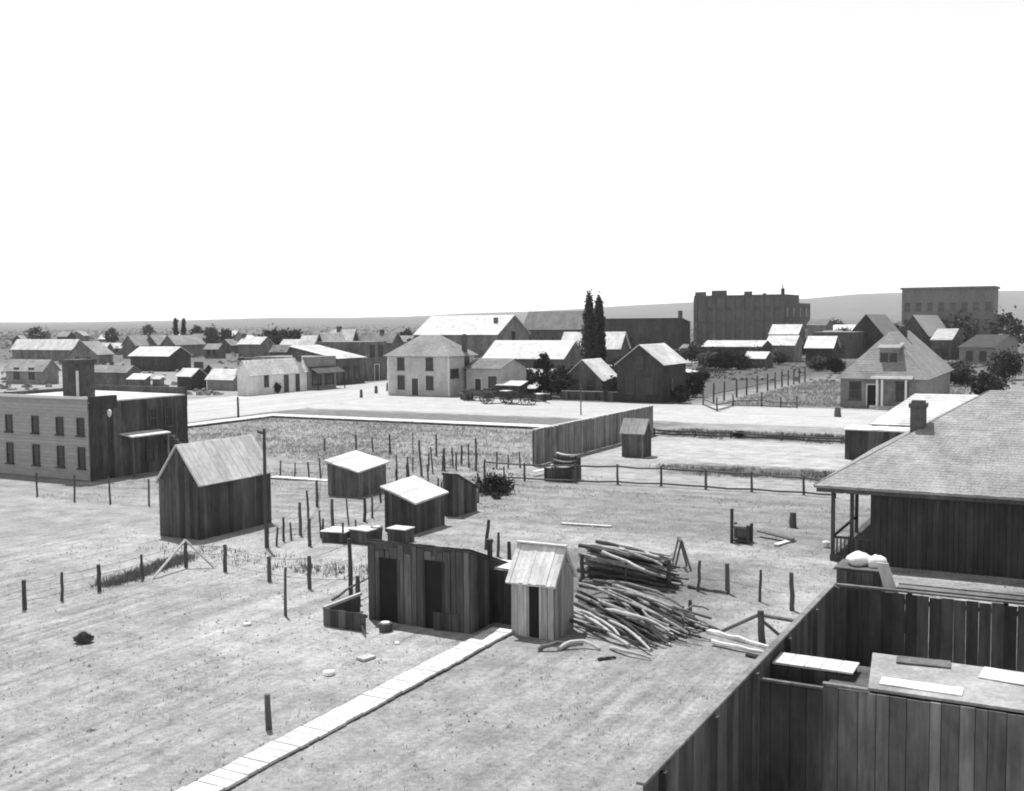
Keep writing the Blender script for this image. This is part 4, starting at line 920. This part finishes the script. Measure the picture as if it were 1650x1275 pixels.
# box stand in the yard
a0 = G(1205, 879); st = thing('box_stand', 'dark open box stand with tall back post in the yard', 'stand', a0)
for (x, y, h) in ((0, 0, .75), (-.62, 0, 1.35), (-.62, .5, .75), (0, .5, .75)): piece('leg', st, x - .05, x + .05, y - .05, y + .05, -.05, h, wood_dark)
for z_ in (.1, .62): piece('shelf', st, -.6, -.02, .02, .5, z_, z_ + .07, wood_dark if z_ < .5 else wood_mid)
piece('back_panel', st, -.56, -.06, .46, .5, .17, .6, wood_mid)

# ------------------------------------------------------------------ poles, planks and clutter
def pole(label, group, p, q, r, bow, mat=None, side=0.0, name='pole', cat='pole'):
    b = MB(); k = 7; d = (q - p); s = Vector((d.y, -d.x, 0)).normalized()
    pts = []
    for i in range(k + 1):
        t = i / k; e = 4 * t * (1 - t); pts.append(lerp(p, q, t) + Z * bow * e + s * side * e - p + Vector((R(-1, 1), R(-1, 1), R(-1, 1))) * r * .35)
    p = p + Z * .03; rr_ = [r * (1.1 - .5 * i / k) for i in range(k + 1)]
    b.tube(pts, rr_, 7, .12)
    o = b.build(name, mat or pole_bark, None, tuple(p)); return tag(o, label, cat, group)
A, B = G(945, 985), G(1118, 1040)
dirn = (G(1125, 1030) - G(945, 975)).normalized(); sid = Vector((-dirn.y, dirn.x, 0))
cen = G(1032, 1012)
for i in range(66):
    lay = random.choice((0, 0, 0, 1, 1, 1, 2, 2, 3)); off = R(-1.75 + .3 * lay, 1.45 - .3 * lay)
    ln = R(1.4, 3.7); c_ = cen + sid * off + dirn * R(-.55, .55); ang = R(-.22, .22)
    d = (dirn * math.cos(ang) + sid * math.sin(ang)); z0 = .09 + lay * .17 + R(0, .05)
    p = c_ - d * ln / 2 + Z * (z0 + R(0, .3)); q = c_ + d * ln / 2 + Z * max(.06, z0 - R(0, .35))
    mt = random.choice((pole_bark, pole_bark, wood_mid, wood_dark, wood_pale)); word = {'barked_pole_wood': 'barked', 'weathered_grey_wood': 'grey', 'weathered_dark_wood': 'dark', 'pale_new_wood': 'pale'}[mt.name]
    pole('%s %s pole %s of tangled pile by outhouse%s' % ('long' if ln > 2.6 else 'short', word, ('at the bottom', 'in the lower part', 'in the upper part', 'on top')[lay], ', near side' if sid.y * off < 0 else ', far side'), 'poles tangled in the pile right of the outhouse', p, q, R(.03, .075), R(.0, .16), mt, R(-.2, .2))
for i in range(8):
    c_ = cen + sid * R(-1.2, 1.4) + dirn * R(-1.8, 1.5); an = R(0, 3.1); d = Vector((math.cos(an), math.sin(an), 0)); ln = R(.8, 1.8)
    pole('short crooked branch tucked in the tangled pole pile', 'short branches in the pole pile', c_ - d * ln / 2 + Z * R(.1, .6), c_ + d * ln / 2 + Z * R(.1, .7), R(.03, .06), R(.05, .2), None, R(-.3, .3))
grp = 'stray branches on the bare ground'
pole('forked pale branch lying before the outhouse, left of two', None, G(868, 1052) + Z * .06, G(915, 1043) + Z * .06, .06, .12, pole_bark, .15)
pole('crooked pale branch lying before the outhouse, right of two', None, G(900, 1050) + Z * .06, G(968, 1052) + Z * .05, .065, .14, wood_pale, -.2)
pole('thin pale branch on the ground below the pole pile', None, G(985, 1050) + Z * .05, G(1048, 1066) + Z * .04, .05, .08, wood_pale, .1)
pole('short dark stick on the ground below the pole pile', None, G(965, 1068) + Z * .04, G(992, 1064) + Z * .04, .045, .03, wood_dark, 0)
pole('long white pole beside the enclosure, the upper of two', None, G(1140, 1034) + Z * .25, G(1262, 1060) + Z * .12, .075, .03, M('peeled_pole', .6, .2, (6, 6, 6)), 0)
pole('long white pole beside the enclosure, the lower of two', None, G(1146, 1042) + Z * .1, G(1256, 1066) + Z * .08, .065, .02, MATS['peeled_pole'], 0)
pole('dark short pole below the two white poles', None, G(1204, 1060) + Z * .05, G(1244, 1072) + Z * .05, .06, 0, wood_dark, 0)
# stack of poles behind
sc0 = G(1000, 948)
for i in range(46):
    lay = i // 7; k_ = i % 7; c_ = sc0 + U * (.1 + k_ * .2 + R(-.04, .04)) + V * R(-.3, .25); ln = R(2.6, 3.6) - lay * .08; z0 = .08 + lay * .17
    d = (V + U * R(-.12, .1)).normalized()
    pole('pole in the %s layer of the stack, %s' % (('bottom', 'second', 'third', 'fourth', 'fifth', 'sixth', 'top')[lay], ('front row', 'second row', 'third row', 'middle row', 'fifth row', 'sixth row', 'rear row')[k_]), 'poles in the stack between two stakes', c_ - d * ln / 2 + Z * (z0 + R(.05, .3) * min(1, lay / 3)), c_ + d * ln / 2 + Z * max(.08, z0 - R(0, .2) * min(1, lay / 3)), R(.05, .085), R(-.02, .06), random.choice((wood_dark, pole_bark, pole_bark) if lay < 5 else (pole_bark, wood_mid, wood_pale)), R(-.08, .08))
for i, (a, c_, za, zb, mt) in enumerate((((952, 884), (1040, 920), 1.0, 1.1, wood_pale), ((985, 880), (1068, 912), 1.15, 1.0, pole_bark), ((1010, 882), (1062, 900), 1.05, 1.0, wood_pale), ((945, 905), (985, 915), 1.0, .6, pole_bark))):
    pole('long pale pole slanting over the top of the stack, number %s from left' % ('one', 'two', 'three', 'four')[i], None, G(*a, za), G(*c_, zb), .06, .04, mt, .05)
pole('long bowed pole lying between the stack and the tangled pile', None, G(938, 946) + Z * .12, G(1100, 985) + Z * .1, .07, .2, wood_mid, -.3)
pole('pole lying along the ground at the right post', None, G(1108, 950) + Z * .07, G(1172, 960) + Z * .07, .07, .0, wood_mid, 0)
def plank(label, a, c_, w, t, mat, lift=.04, group=None):
    d = (c_ - a).normalized(); s = Vector((-d.y, d.x, 0)) * w / 2; b = MB()
    q = [a - s, c_ - s, c_ + s, a + s]; b.slab([p - a for p in q], t)
    o = b.build('plank', mat, None, (a.x, a.y, a.z + lift + .035)); return tag(o, label, 'plank', group)
plank('dark plank propped in the yard beside the box stand', G(1222, 866) + Z * .15, G(1278, 876) + Z * .05, .25, .05, wood_mid, .05)
plank('white plank lying in the yard beside the dark plank', G(1250, 882), G(1280, 873), .22, .05, plank_walk, .03)
plank('pale plank lying behind the rail fence bin', G(860, 768), G(878, 764), .3, .05, plank_walk, .2)
plank('small pale slab lying alone in the foreground', G(580, 1068), G(600, 1062), .3, .06, wood_pale, .02)
plank('long pale board lying along the path at middle right', G(905, 846), G(985, 851), .25, .04, wood_pale, .02)
for i, (px, py) in enumerate(((530, 1090), (398, 1010), (640, 1040))):
    blob('stone', ('pale round stone in the bare foreground', 'pale stone lying on the rutted ground left', 'small stone before the long board shed')[i], 'stone', G(px, py) + Z * .05, .16 - .04 * i, .14 - .03 * i, .11 - .03 * i, M('white_stone', .7, .15, jit=0), 20 + i)
# clutter of boxes behind the long shed
def crate(label, N, w, l, h, topm, name='crate', tilt=0):
    r_ = thing(name, label, 'crate', G(*N), rz=-GA + tilt)
    boards_front(r_, -w, 0, lambda x: h, .2, wood_dark); boards_side(r_, 0, l, lambda y: h, .2, wood_dark)
    piece('wall', r_, -w + .01, -.003, .003, l, 0, h - .02, wood_dark)
    if topm: piece('lid', r_, -w - .04, .04, -.06, l + .04, h + .002, h + .04, topm)
    return r_
crate('low dark crate with pale lid left of the long shed, left one', (556, 878), 1.0, .9, .45, roof_plank, tilt=.15)
crate('dark crate with white lid left of the long shed, right one', (592, 880), .9, .8, .55, roof_tin, tilt=-.1)
crate('dark crate with white lid behind the top of long shed', (653, 878), .8, .6, .55, roof_tin)
b = crate('dark open handcart box standing before the long board shed', (741, 1022), .8, .55, .55, None, tilt=.1)
pole('pale stick leaning on the box before the long shed', None, G(705, 1012) + Z * .35, G(742, 992) + Z * .3, .035, .05, wood_pale, 0)
def bucket(label, px, py, r, h, mat):
    b = MB(); n_ = 14
    b.tube([(0, 0, 0), (0, 0, h)], [r * .8, r], n_); b.tube([(0, 0, h * .8), (0, 0, h * .86)], r * 1.03, n_)
    p = G(px, py); o = b.build('bucket', mat, None, (p.x, p.y, 0)); tag(o, label, 'bucket')
    b = MB(); b.tube([(0, 0, h + .001), (0, 0, h + .03)], r * .6, n_); b.build('lid', cloth, o)
bucket('dark bucket with white lid before the long board shed', 621, 1019, .2, .26, wood_dark)
bucket('dark barrel beside the crates left of the long shed', 607, 874, .25, .6, wood_dark)
bucket('small pale bucket at the porch corner of hip roofed house', 1331, 884, .14, .25, cloth)
pole('bent dark iron bar stuck in the ground before low pen', None, G(583, 1008) + Z * .35, G(590, 1030), .04, .05, iron, .05)
pole('crooked branch resting on the low pen', None, G(536, 985) + Z * .3, G(598, 955) + Z * .45, .04, .12, wood_dark, .1)
# yard junk by the house wing
house('wagon_shed', 'low dark shed with white roof in the junk yard below the white stable', 'shed', (838, 640), left=800, right=850, eave=622, roof='shed_front', rise=.4, ov=.1, mode='courses', wm=wood_dark, rm=roof_plank)
house('wagon_shed', 'tiny shed with white roof right of the junk yard shed', 'shed', (862, 637), left=846, right=872, eave=627, roof='shed_front', rise=.3, ov=.1, mode='courses', wm=wood_dark, rm=roof_tin)
def wagon(label, px, py, rz):
    w = thing('farm_wagon', label, 'wagon', G(px, py), 'farm wagons standing in the town', rz=rz)
    b = MB(); b.box(-1.6, 1.6, -.55, -.5, .75, 1.15); b.box(-1.6, 1.6, .5, .55, .75, 1.15); b.box(-1.6, 1.6, -.5, .5, .72, .78); b.box(-1.6, -1.55, -.5, .5, .78, 1.15); b.box(1.55, 1.6, -.5, .5, .78, 1.1); b.build('bed', wood_dark, w)
    for (x, r_) in ((-1.05, .62), (1.05, .5)):
        for y in (-.7, .7):
            b = MB(); n_ = 16
            ring = [Vector((x + math.cos(2 * math.pi * k / n_) * r_, y, r_ + math.sin(2 * math.pi * k / n_) * r_)) for k in range(n_ + 1)]
            b.tube(ring, .05, 5); wh = b.build('wheel', wood_dark, w)
            b = MB()
            for k in range(5): a = math.pi * k / 5; b.tube([(x - math.cos(a) * r_, y, r_ - math.sin(a) * r_), (x + math.cos(a) * r_, y, r_ + math.sin(a) * r_)], .025, 4)
            b.build('spoke', wood_dark, wh)
        b = MB(); b.tube([(x, -.7, r_), (x, .7, r_)], .06, 6); b.build('axle', wood_dark, w)
    b = MB(); b.tube([(1.5, 0, .6), (3.6, 0, .25)], .05, 5); b.build('tongue', wood_mid, w)
wagon('dark farm wagon standing at the far corner of the picket row', 1152, 606, .5)
wagon('dark farm wagon standing behind the pale shed', 396, 586, -.3)
wagon('dark farm wagon parked before the white house wing', 770, 646, -.45)
wagon('dark farm wagon parked nearest the dark young tree', 838, 652, -.6)
wagon('dark farm wagon standing before the low junk yard shed', 800, 650, .3)
for i, (px, py, w_, h_) in enumerate(((752, 645, 1.0, .7), (786, 641, .8, 1.0), (868, 648, 1.2, .8), (884, 645, .8, .6), (816, 644, 1.0, .9))):
    crate('dark crate in the junk row before the house wing, %s from left' % ('first', 'second', 'fourth', 'fifth', 'third')[i], (px, py), w_, w_, h_, (roof_plank, None, roof_tin, None, roof_plank)[i], tilt=R(-.4, .4))
b = MB(); b.tube([(0, 0, 0), (0, 0, .5)], .3, 8); q = G(1135, 612); tag(b.build('barrel', wood_mid, None, (q.x, q.y, 0)), 'small barrel left of the wagon at the picket row', 'barrel')

# ------------------------------------------------------------------ trees and weeds
def tree(name, label, px, by, ty, width, kind='poplar', n=1400, seed=1, leaf=.3, mat=None, group=None):
    rnd = random.Random(seed); p = G(px, by); h = height(p, ty)
    w = width * (p.y / FPX) / 2
    root = thing(name, label, 'tree', p, group, rz=rnd.uniform(0, 6))
    b = MB(); b.tube([(0, 0, -.3), (rnd.uniform(-.1, .1), 0, h * .4), (0, 0, h * .9)], [max(.12, h * .018), h * .012, .04], 7)
    for i in range(10):
        z = h * (.12 + .07 * i); a = i * 2.4; rr_ = w * (.75 - .05 * i)
        up = h * .12 if kind == 'poplar' else h * .06
        b.tube([(0, 0, z), (math.cos(a) * rr_, math.sin(a) * rr_, z + up)], [h * .008, .015], 5)
    b.build('trunk', bark, root)
    b = MB(); base = .08 if kind == 'poplar' else (.2 if kind == 'round' else .05)
    clumps = []
    for i in range(max(40, n // 12)):
        t = rnd.random() ** .9
        if kind == 'poplar': env = (math.sin(math.pi * min(1, (t * .93 + .07)) ** .75) ** .6) * (1 - .25 * t)
        elif kind == 'round': env = math.sin(math.pi * min(.98, t * .9 + .08)) ** .55
        else: env = (1 - t) * .95 + .05
        a = rnd.uniform(0, 6.283); rr_ = w * env * math.sqrt(rnd.uniform(.1, 1)) * rnd.uniform(.6, 1.3)
        clumps.append((math.cos(a) * rr_, math.sin(a) * rr_, h * (base + (1 - base) * t * .98)))
    for (cx, cy, cz) in clumps:
        cr_ = w * rnd.uniform(.1, .3)
        for j in range(16):
            d = Vector((rnd.gauss(0, 1), rnd.gauss(0, 1), rnd.gauss(0, 1.3) * (2.2 if kind == 'poplar' else 1))) * cr_ * rnd.uniform(.3, .75)
            c_ = Vector((cx, cy, cz)) + d; s = leaf * rnd.uniform(.6, 1.3)
            e1 = Vector((rnd.gauss(0, 1), rnd.gauss(0, 1), rnd.gauss(0, 1))).normalized(); e2 = e1.orthogonal().normalized()
            if c_.z < .1: continue
            b.poly([c_ - e1 * s * .5, c_ + e2 * s * .3, c_ + e1 * s * .5, c_ - e2 * s * .3])
    o = b.build('crown', mat or leaf_dark, root)
    return root
tree('poplar', 'tall slender poplar, taller left one of the pair', 950, 606, 478, 26, 'poplar', 5200, 3, .5)
tree('poplar', 'tall slender poplar, slightly shorter right one of the pair', 965, 604, 482, 23, 'poplar', 4800, 4, .5)
tree('young_tree', 'dark young tree in the junk yard left of the gabled houses', 877, 640, 571, 34, 'round', 2200, 5, .3)
tree('young_tree', 'low dark tree between the junk yard and small gabled house', 905, 642, 592, 40, 'round', 2200, 6, .3)
tree('conifer', 'far dark conifer on the left skyline, left of the pair', 284, 566, 514, 16, 'cone', 1200, 7, .9)
tree('conifer', 'far dark conifer on the left skyline, right of the pair', 297, 566, 516, 14, 'cone', 1200, 8, .9)
tree('bush', 'dark bush by the door of the plastered house', 448, 634, 619, 14, 'round', 700, 9, .2)
tree('bush', 'dark bush behind the fence before the bright ground', 1190, 706, 697, 16, 'round', 600, 10, .2)
fb = thing('weed_clump', 'small dark weed clump at the left edge of the foreground', 'plant', G(135, 1038), rz=0); b = MB(); rnd = random.Random(4)
for k_ in range(420):
    a = rnd.uniform(0, 6.283); rr_ = rnd.random() ** .6; h = (.36 - .2 * rr_) * rnd.uniform(.5, 1.1); q = Vector((math.cos(a) * .06, math.sin(a) * .06, 0)); t_ = Vector((math.cos(a) * rr_ * .3, math.sin(a) * rr_ * .24, h + .03))
    w_ = Vector((-math.sin(a), math.cos(a), 0)) * .018; mid = lerp(q, t_, .6) + Z * .05
    b.poly([q - w_, q + w_, mid + w_ * 1.6, t_, mid - w_ * 1.6])
b.build('leaves', weed_dark, fb)
tree('bush', 'dark bush in the weeds right of the narrow shed', 797, 796, 774, 62, 'round', 1800, 12, .17)
tree('bush', 'small dark bush below the weeds right of narrow shed', 800, 806, 796, 20, 'round', 500, 13, .1)
for i, (px, by, ty, w_) in enumerate(((1010, 585, 545, 40), (1120, 585, 556, 34), (1142, 596, 570, 36), (1170, 596, 572, 40))):
    tree('shade_tree', ('dark leafy tree behind the tall gabled house roof', 'dark leafy tree right of the warehouse end', 'dark leafy tree before the left end of long shed', 'dark leafy tree before the middle of long shed')[i], px, by, ty, w_, 'round', 1600, 30 + i, .5)
yard = ((888, 636, 606, 34, 'dark shrub left of the small gabled house'), (925, 622, 590, 40, 'dark leafy tree behind the small gabled house'), (988, 646, 612, 34, 'dark shrub between the two gabled houses'), (1003, 615, 575, 34, 'dark leafy tree behind the gap of the gabled houses'),
        (1098, 650, 624, 26, 'added shrub standing in for shadow at the right wall of the tall gabled house'), (1116, 640, 606, 34, 'added leafy shrub standing in for shadow right of the tall gabled house'), (1085, 600, 566, 40, 'dark leafy tree behind the tall gabled house'), (1130, 614, 594, 24, 'small dark shrub left of the picket row wagon'), (850, 622, 598, 30, 'dark shrub behind the junk yard sheds'),  # shrubs at and right of the tall house added as its shadow
        (1195, 596, 576, 34, 'dark shrub left of the small white roofed shed'), (1318, 598, 578, 30, 'dark shrub below the white roofed shed at right'), (1346, 602, 580, 28, 'dark shrub at left corner of the pyramid roofed house'), (1295, 574, 548, 30, 'dark tree behind the stepped sheds'), (1360, 566, 530, 40, 'dark tree left of the dark gabled houses'), (1545, 622, 588, 50, 'dark shrub right of the pyramid roofed house'), (1590, 640, 606, 54, 'large dark shrub at the right margin'), (1620, 612, 572, 60, 'dark leafy tree at the right margin'), (1440, 566, 524, 36, 'dark tree between the gabled houses behind pyramid roof'), (1255, 588, 566, 36, 'dark shrub between stepped sheds and picket row'), (1215, 588, 566, 40, 'dark leafy tree before the right end of long shed'))
for i, (px, by, ty, w_, lb) in enumerate(yard):
    tree('shrub', lb, px, by, ty, w_, 'round', 2400, 90 + i, .34)
yf = thing('board_fence', 'low dark board fence before the gabled houses at the street', 'fence', G(905, 645))
yl = extent(G(905, 645), V, 1000)
for i in range(int(yl / .35)): piece('board', yf, i * .35, i * .35 + .32, -.02, .02, .05, .95 + R(-.05, .05), wood_dark)
for zr in (.3, .8): piece('rail', yf, 0, yl, .022, .08, zr, zr + .08, wood_dark)
piece('cap_board', yf, 0, yl, -.08, .1, 1.0, 1.04, wood_pale)
far_spots = ((340, 560, 530, 30), (365, 558, 532, 26), (440, 570, 534, 40), (460, 568, 536, 40), (477, 570, 535, 30), (655, 560, 534, 24), (180, 556, 531, 22), (240, 552, 526, 24), (318, 556, 527, 24), (60, 556, 530, 40), (1345, 552, 520, 40), (1400, 556, 514, 36), (1545, 566, 512, 60), (1620, 570, 508, 60))
far_lab = ('rounded grey tree right of the far conifers', 'rounded grey tree left of the far cottage', 'tree behind the plastered house, left of three', 'tree behind the plastered house, middle of three', 'tree behind the plastered house, right of three', 'small tree left of the large barn', 'far tree above the small white roof at left', 'far tree above the middle gabled house', 'far tree just right of the conifer pair', 'far tree at the left margin', 'far tree right of the brick block', 'far tree behind the left dark gabled house', 'leafy tree at the right margin, left of two', 'leafy tree at the right margin, right of two')
for i, (px, by, ty, w_) in enumerate(far_spots):
    tree('far_tree', far_lab[i], px, by, ty, w_, 'round', 900, 60 + i, .9)

def tufts(name, label, spots, hmin, hmax, mat, seed, blades=5):
    rnd = random.Random(seed); b = MB()
    for p in spots:
        for k in range(blades):
            a = rnd.uniform(0, 6.283); h = rnd.uniform(hmin, hmax); w = h * rnd.uniform(.05, .11); ln = rnd.uniform(.1, .7) * h
            q = p + Vector((rnd.uniform(-.12, .12), rnd.uniform(-.12, .12), 0)); s = Vector((math.cos(a + 1.57), math.sin(a + 1.57), 0)) * w
            o = len(b.v); b.v += [tuple(q - s), tuple(q + s), tuple(q + Vector((math.cos(a) * ln, math.sin(a) * ln, h)))]; b.f.append((o, o + 1, o + 2))
    return tag(b.build(name, mat), label, 'weeds', None, 'stuff')
def scatter(n, u0, u1, v0, v1, seed, clump=.0):
    rnd = random.Random(seed); out = []
    cs = [(rnd.uniform(u0, u1), rnd.uniform(v0, v1)) for _ in range(max(1, n // 60))]
    for i in range(n):
        if rnd.random() < clump:
            c_ = rnd.choice(cs); u_, v_ = c_[0] + rnd.gauss(0, .7), c_[1] + rnd.gauss(0, 1.6)
        else: u_, v_ = rnd.uniform(u0, u1), rnd.uniform(v0, v1)
        if u0 < u_ < u1 and v0 < v_ < v1: out.append(W(u_, v_))
    return out
def soft_scatter(n, u, su, v0, v1, seed):
    rnd = random.Random(seed); cs = [(rnd.gauss(u, su), rnd.uniform(v0, v1)) for _ in range(n // 25)]
    return [W(c_[0] + rnd.gauss(0, .35), c_[1] + rnd.gauss(0, .6)) for c_ in (rnd.choice(cs) for _ in range(n))]
tufts('field_weeds', 'dry weeds covering the field behind the small sheds', scatter(12000, 53, 76, -65, -29.2, 1, .8), .05, .22, weed, 1)
tufts('lane_weeds', 'scattered weeds around the coops and lane', scatter(2600, 36, 54, -46, -23, 2, .9), .04, .16, weed, 2)
tufts('verge_weeds', 'dark weeds on the verge above the bright ground', soft_scatter(2400, 78, 1.2, -28, -2, 3), .08, .3, weed_dark, 3)
tufts('rail_weeds', 'dark weeds beneath the middle rail fence', soft_scatter(1100, 58.8, 1.0, -22, -5, 4), .07, .25, weed_dark, 4)
tufts('fence_weeds', 'dark weeds growing along the left corner fence', [lerp(G(165, 950), G(300, 903), random.random() ** .8) + V * random.gauss(-.1, .22) + U * random.gauss(.15, .25) for _ in range(1300)] + scatter(420, 28.6, 30.6, -31.5, -20, 6, .95), .06, .26, weed_dark, 5)
tufts('yard_weeds', 'small dry weeds spotted over the bare ground', scatter(3600, 30, 50, -26, 2, 7, .5) + scatter(2600, 14, 31, -34, 2, 8, .5), .05, .13, weed, 6)
tufts('house_yard_grass', 'grey grass in the yard of the pyramid roofed house', scatter(3500, 106, 150, -33, -12, 9, .4), .15, .4, weed, 7)
def brush(name, label, n, y0, y1, smin, smax, seed):
    rnd = random.Random(seed); b = MB()
    for i in range(n):
        y = y0 + (y1 - y0) * rnd.random() ** 1.6; px = rnd.uniform(-60, 1710); p = Vector(((px - CX) / FPX * y, y, 0)); u_, v_ = UVof(p)
        if u_ < 145 and not (v_ < -92): continue
        if -90 < v_ < -68.5 and u_ < 420: continue
        s_ = rnd.uniform(smin, smax); o = len(b.v); a = rnd.uniform(0, 6)
        for k in range(6): b.v.append((p.x + math.cos(a + k * 1.047) * s_ * rnd.uniform(.8, 1.5), p.y + math.sin(a + k * 1.047) * s_ * rnd.uniform(.8, 1.5), -.05))
        for k in range(6): b.v.append((p.x + math.cos(a + k * 1.047) * s_ * rnd.uniform(.4, 1), p.y + math.sin(a + k * 1.047) * s_ * rnd.uniform(.4, 1), s_ * rnd.uniform(.5, 1.0)))
        for k in range(6): b.f.append((o + k, o + (k + 1) % 6, o + 6 + (k + 1) % 6, o + 6 + k))
        b.f.append(tuple(o + 6 + k for k in range(6)))
    return tag(b.build(name, weed_dark), label, 'brush', None, 'stuff')
brush('near_brush', 'low scrub between the houses of the far town', 2600, 120, 500, .2, .6, 21)
brush('far_brush', 'sagebrush covering the plain behind the town', 7000, 400, 2800, .5, 2.0, 22)
rnd = random.Random(5); b = MB()
for p in scatter(9000, 13, 50, -36, 3, 10, .35):
    s = rnd.uniform(.012, .05) * (1.6 if rnd.random() < .05 else 1); a = rnd.uniform(0, 6.28); o = len(b.v)
    for k in range(4): b.v.append((p.x + math.cos(a + k * 1.57) * s * rnd.uniform(.7, 1.3), p.y + math.sin(a + k * 1.57) * s * rnd.uniform(.7, 1.3), .02))
    b.v.append((p.x + rnd.uniform(-.3, .3) * s, p.y + rnd.uniform(-.3, .3) * s, s * rnd.uniform(.5, 1.0) + .045))
    for k in range(4): b.f.append((o + k, o + (k + 1) % 4, o + 4))
tag(b.build('pebbles', stone_m), 'pebbles and clods scattered over the bare ground', 'pebbles', None, 'stuff')
# ------------------------------------------------------------------ dusty air
hz = bpy.data.materials.new('dusty_air'); hz.use_nodes = True; hn = hz.node_tree.nodes; hn.clear()
pv = hn.new('ShaderNodeVolumePrincipled'); ho = hn.new('ShaderNodeOutputMaterial'); hz.node_tree.links.new(pv.outputs[0], ho.inputs['Volume'])
pv.inputs['Color'].default_value = (.99, .99, .99, 1); pv.inputs['Density'].default_value = HAZE; pv.inputs['Anisotropy'].default_value = .3
b = MB(); b.box(-8000, 8000, -450, 8000, -3.5, 260)
tag(b.build('haze', hz), 'thin pale dusty air over the whole town', 'haze', None, 'stuff')
for o in bpy.data.objects:
    for k in ('dims', 'rise'):
        if k in o: del o[k]
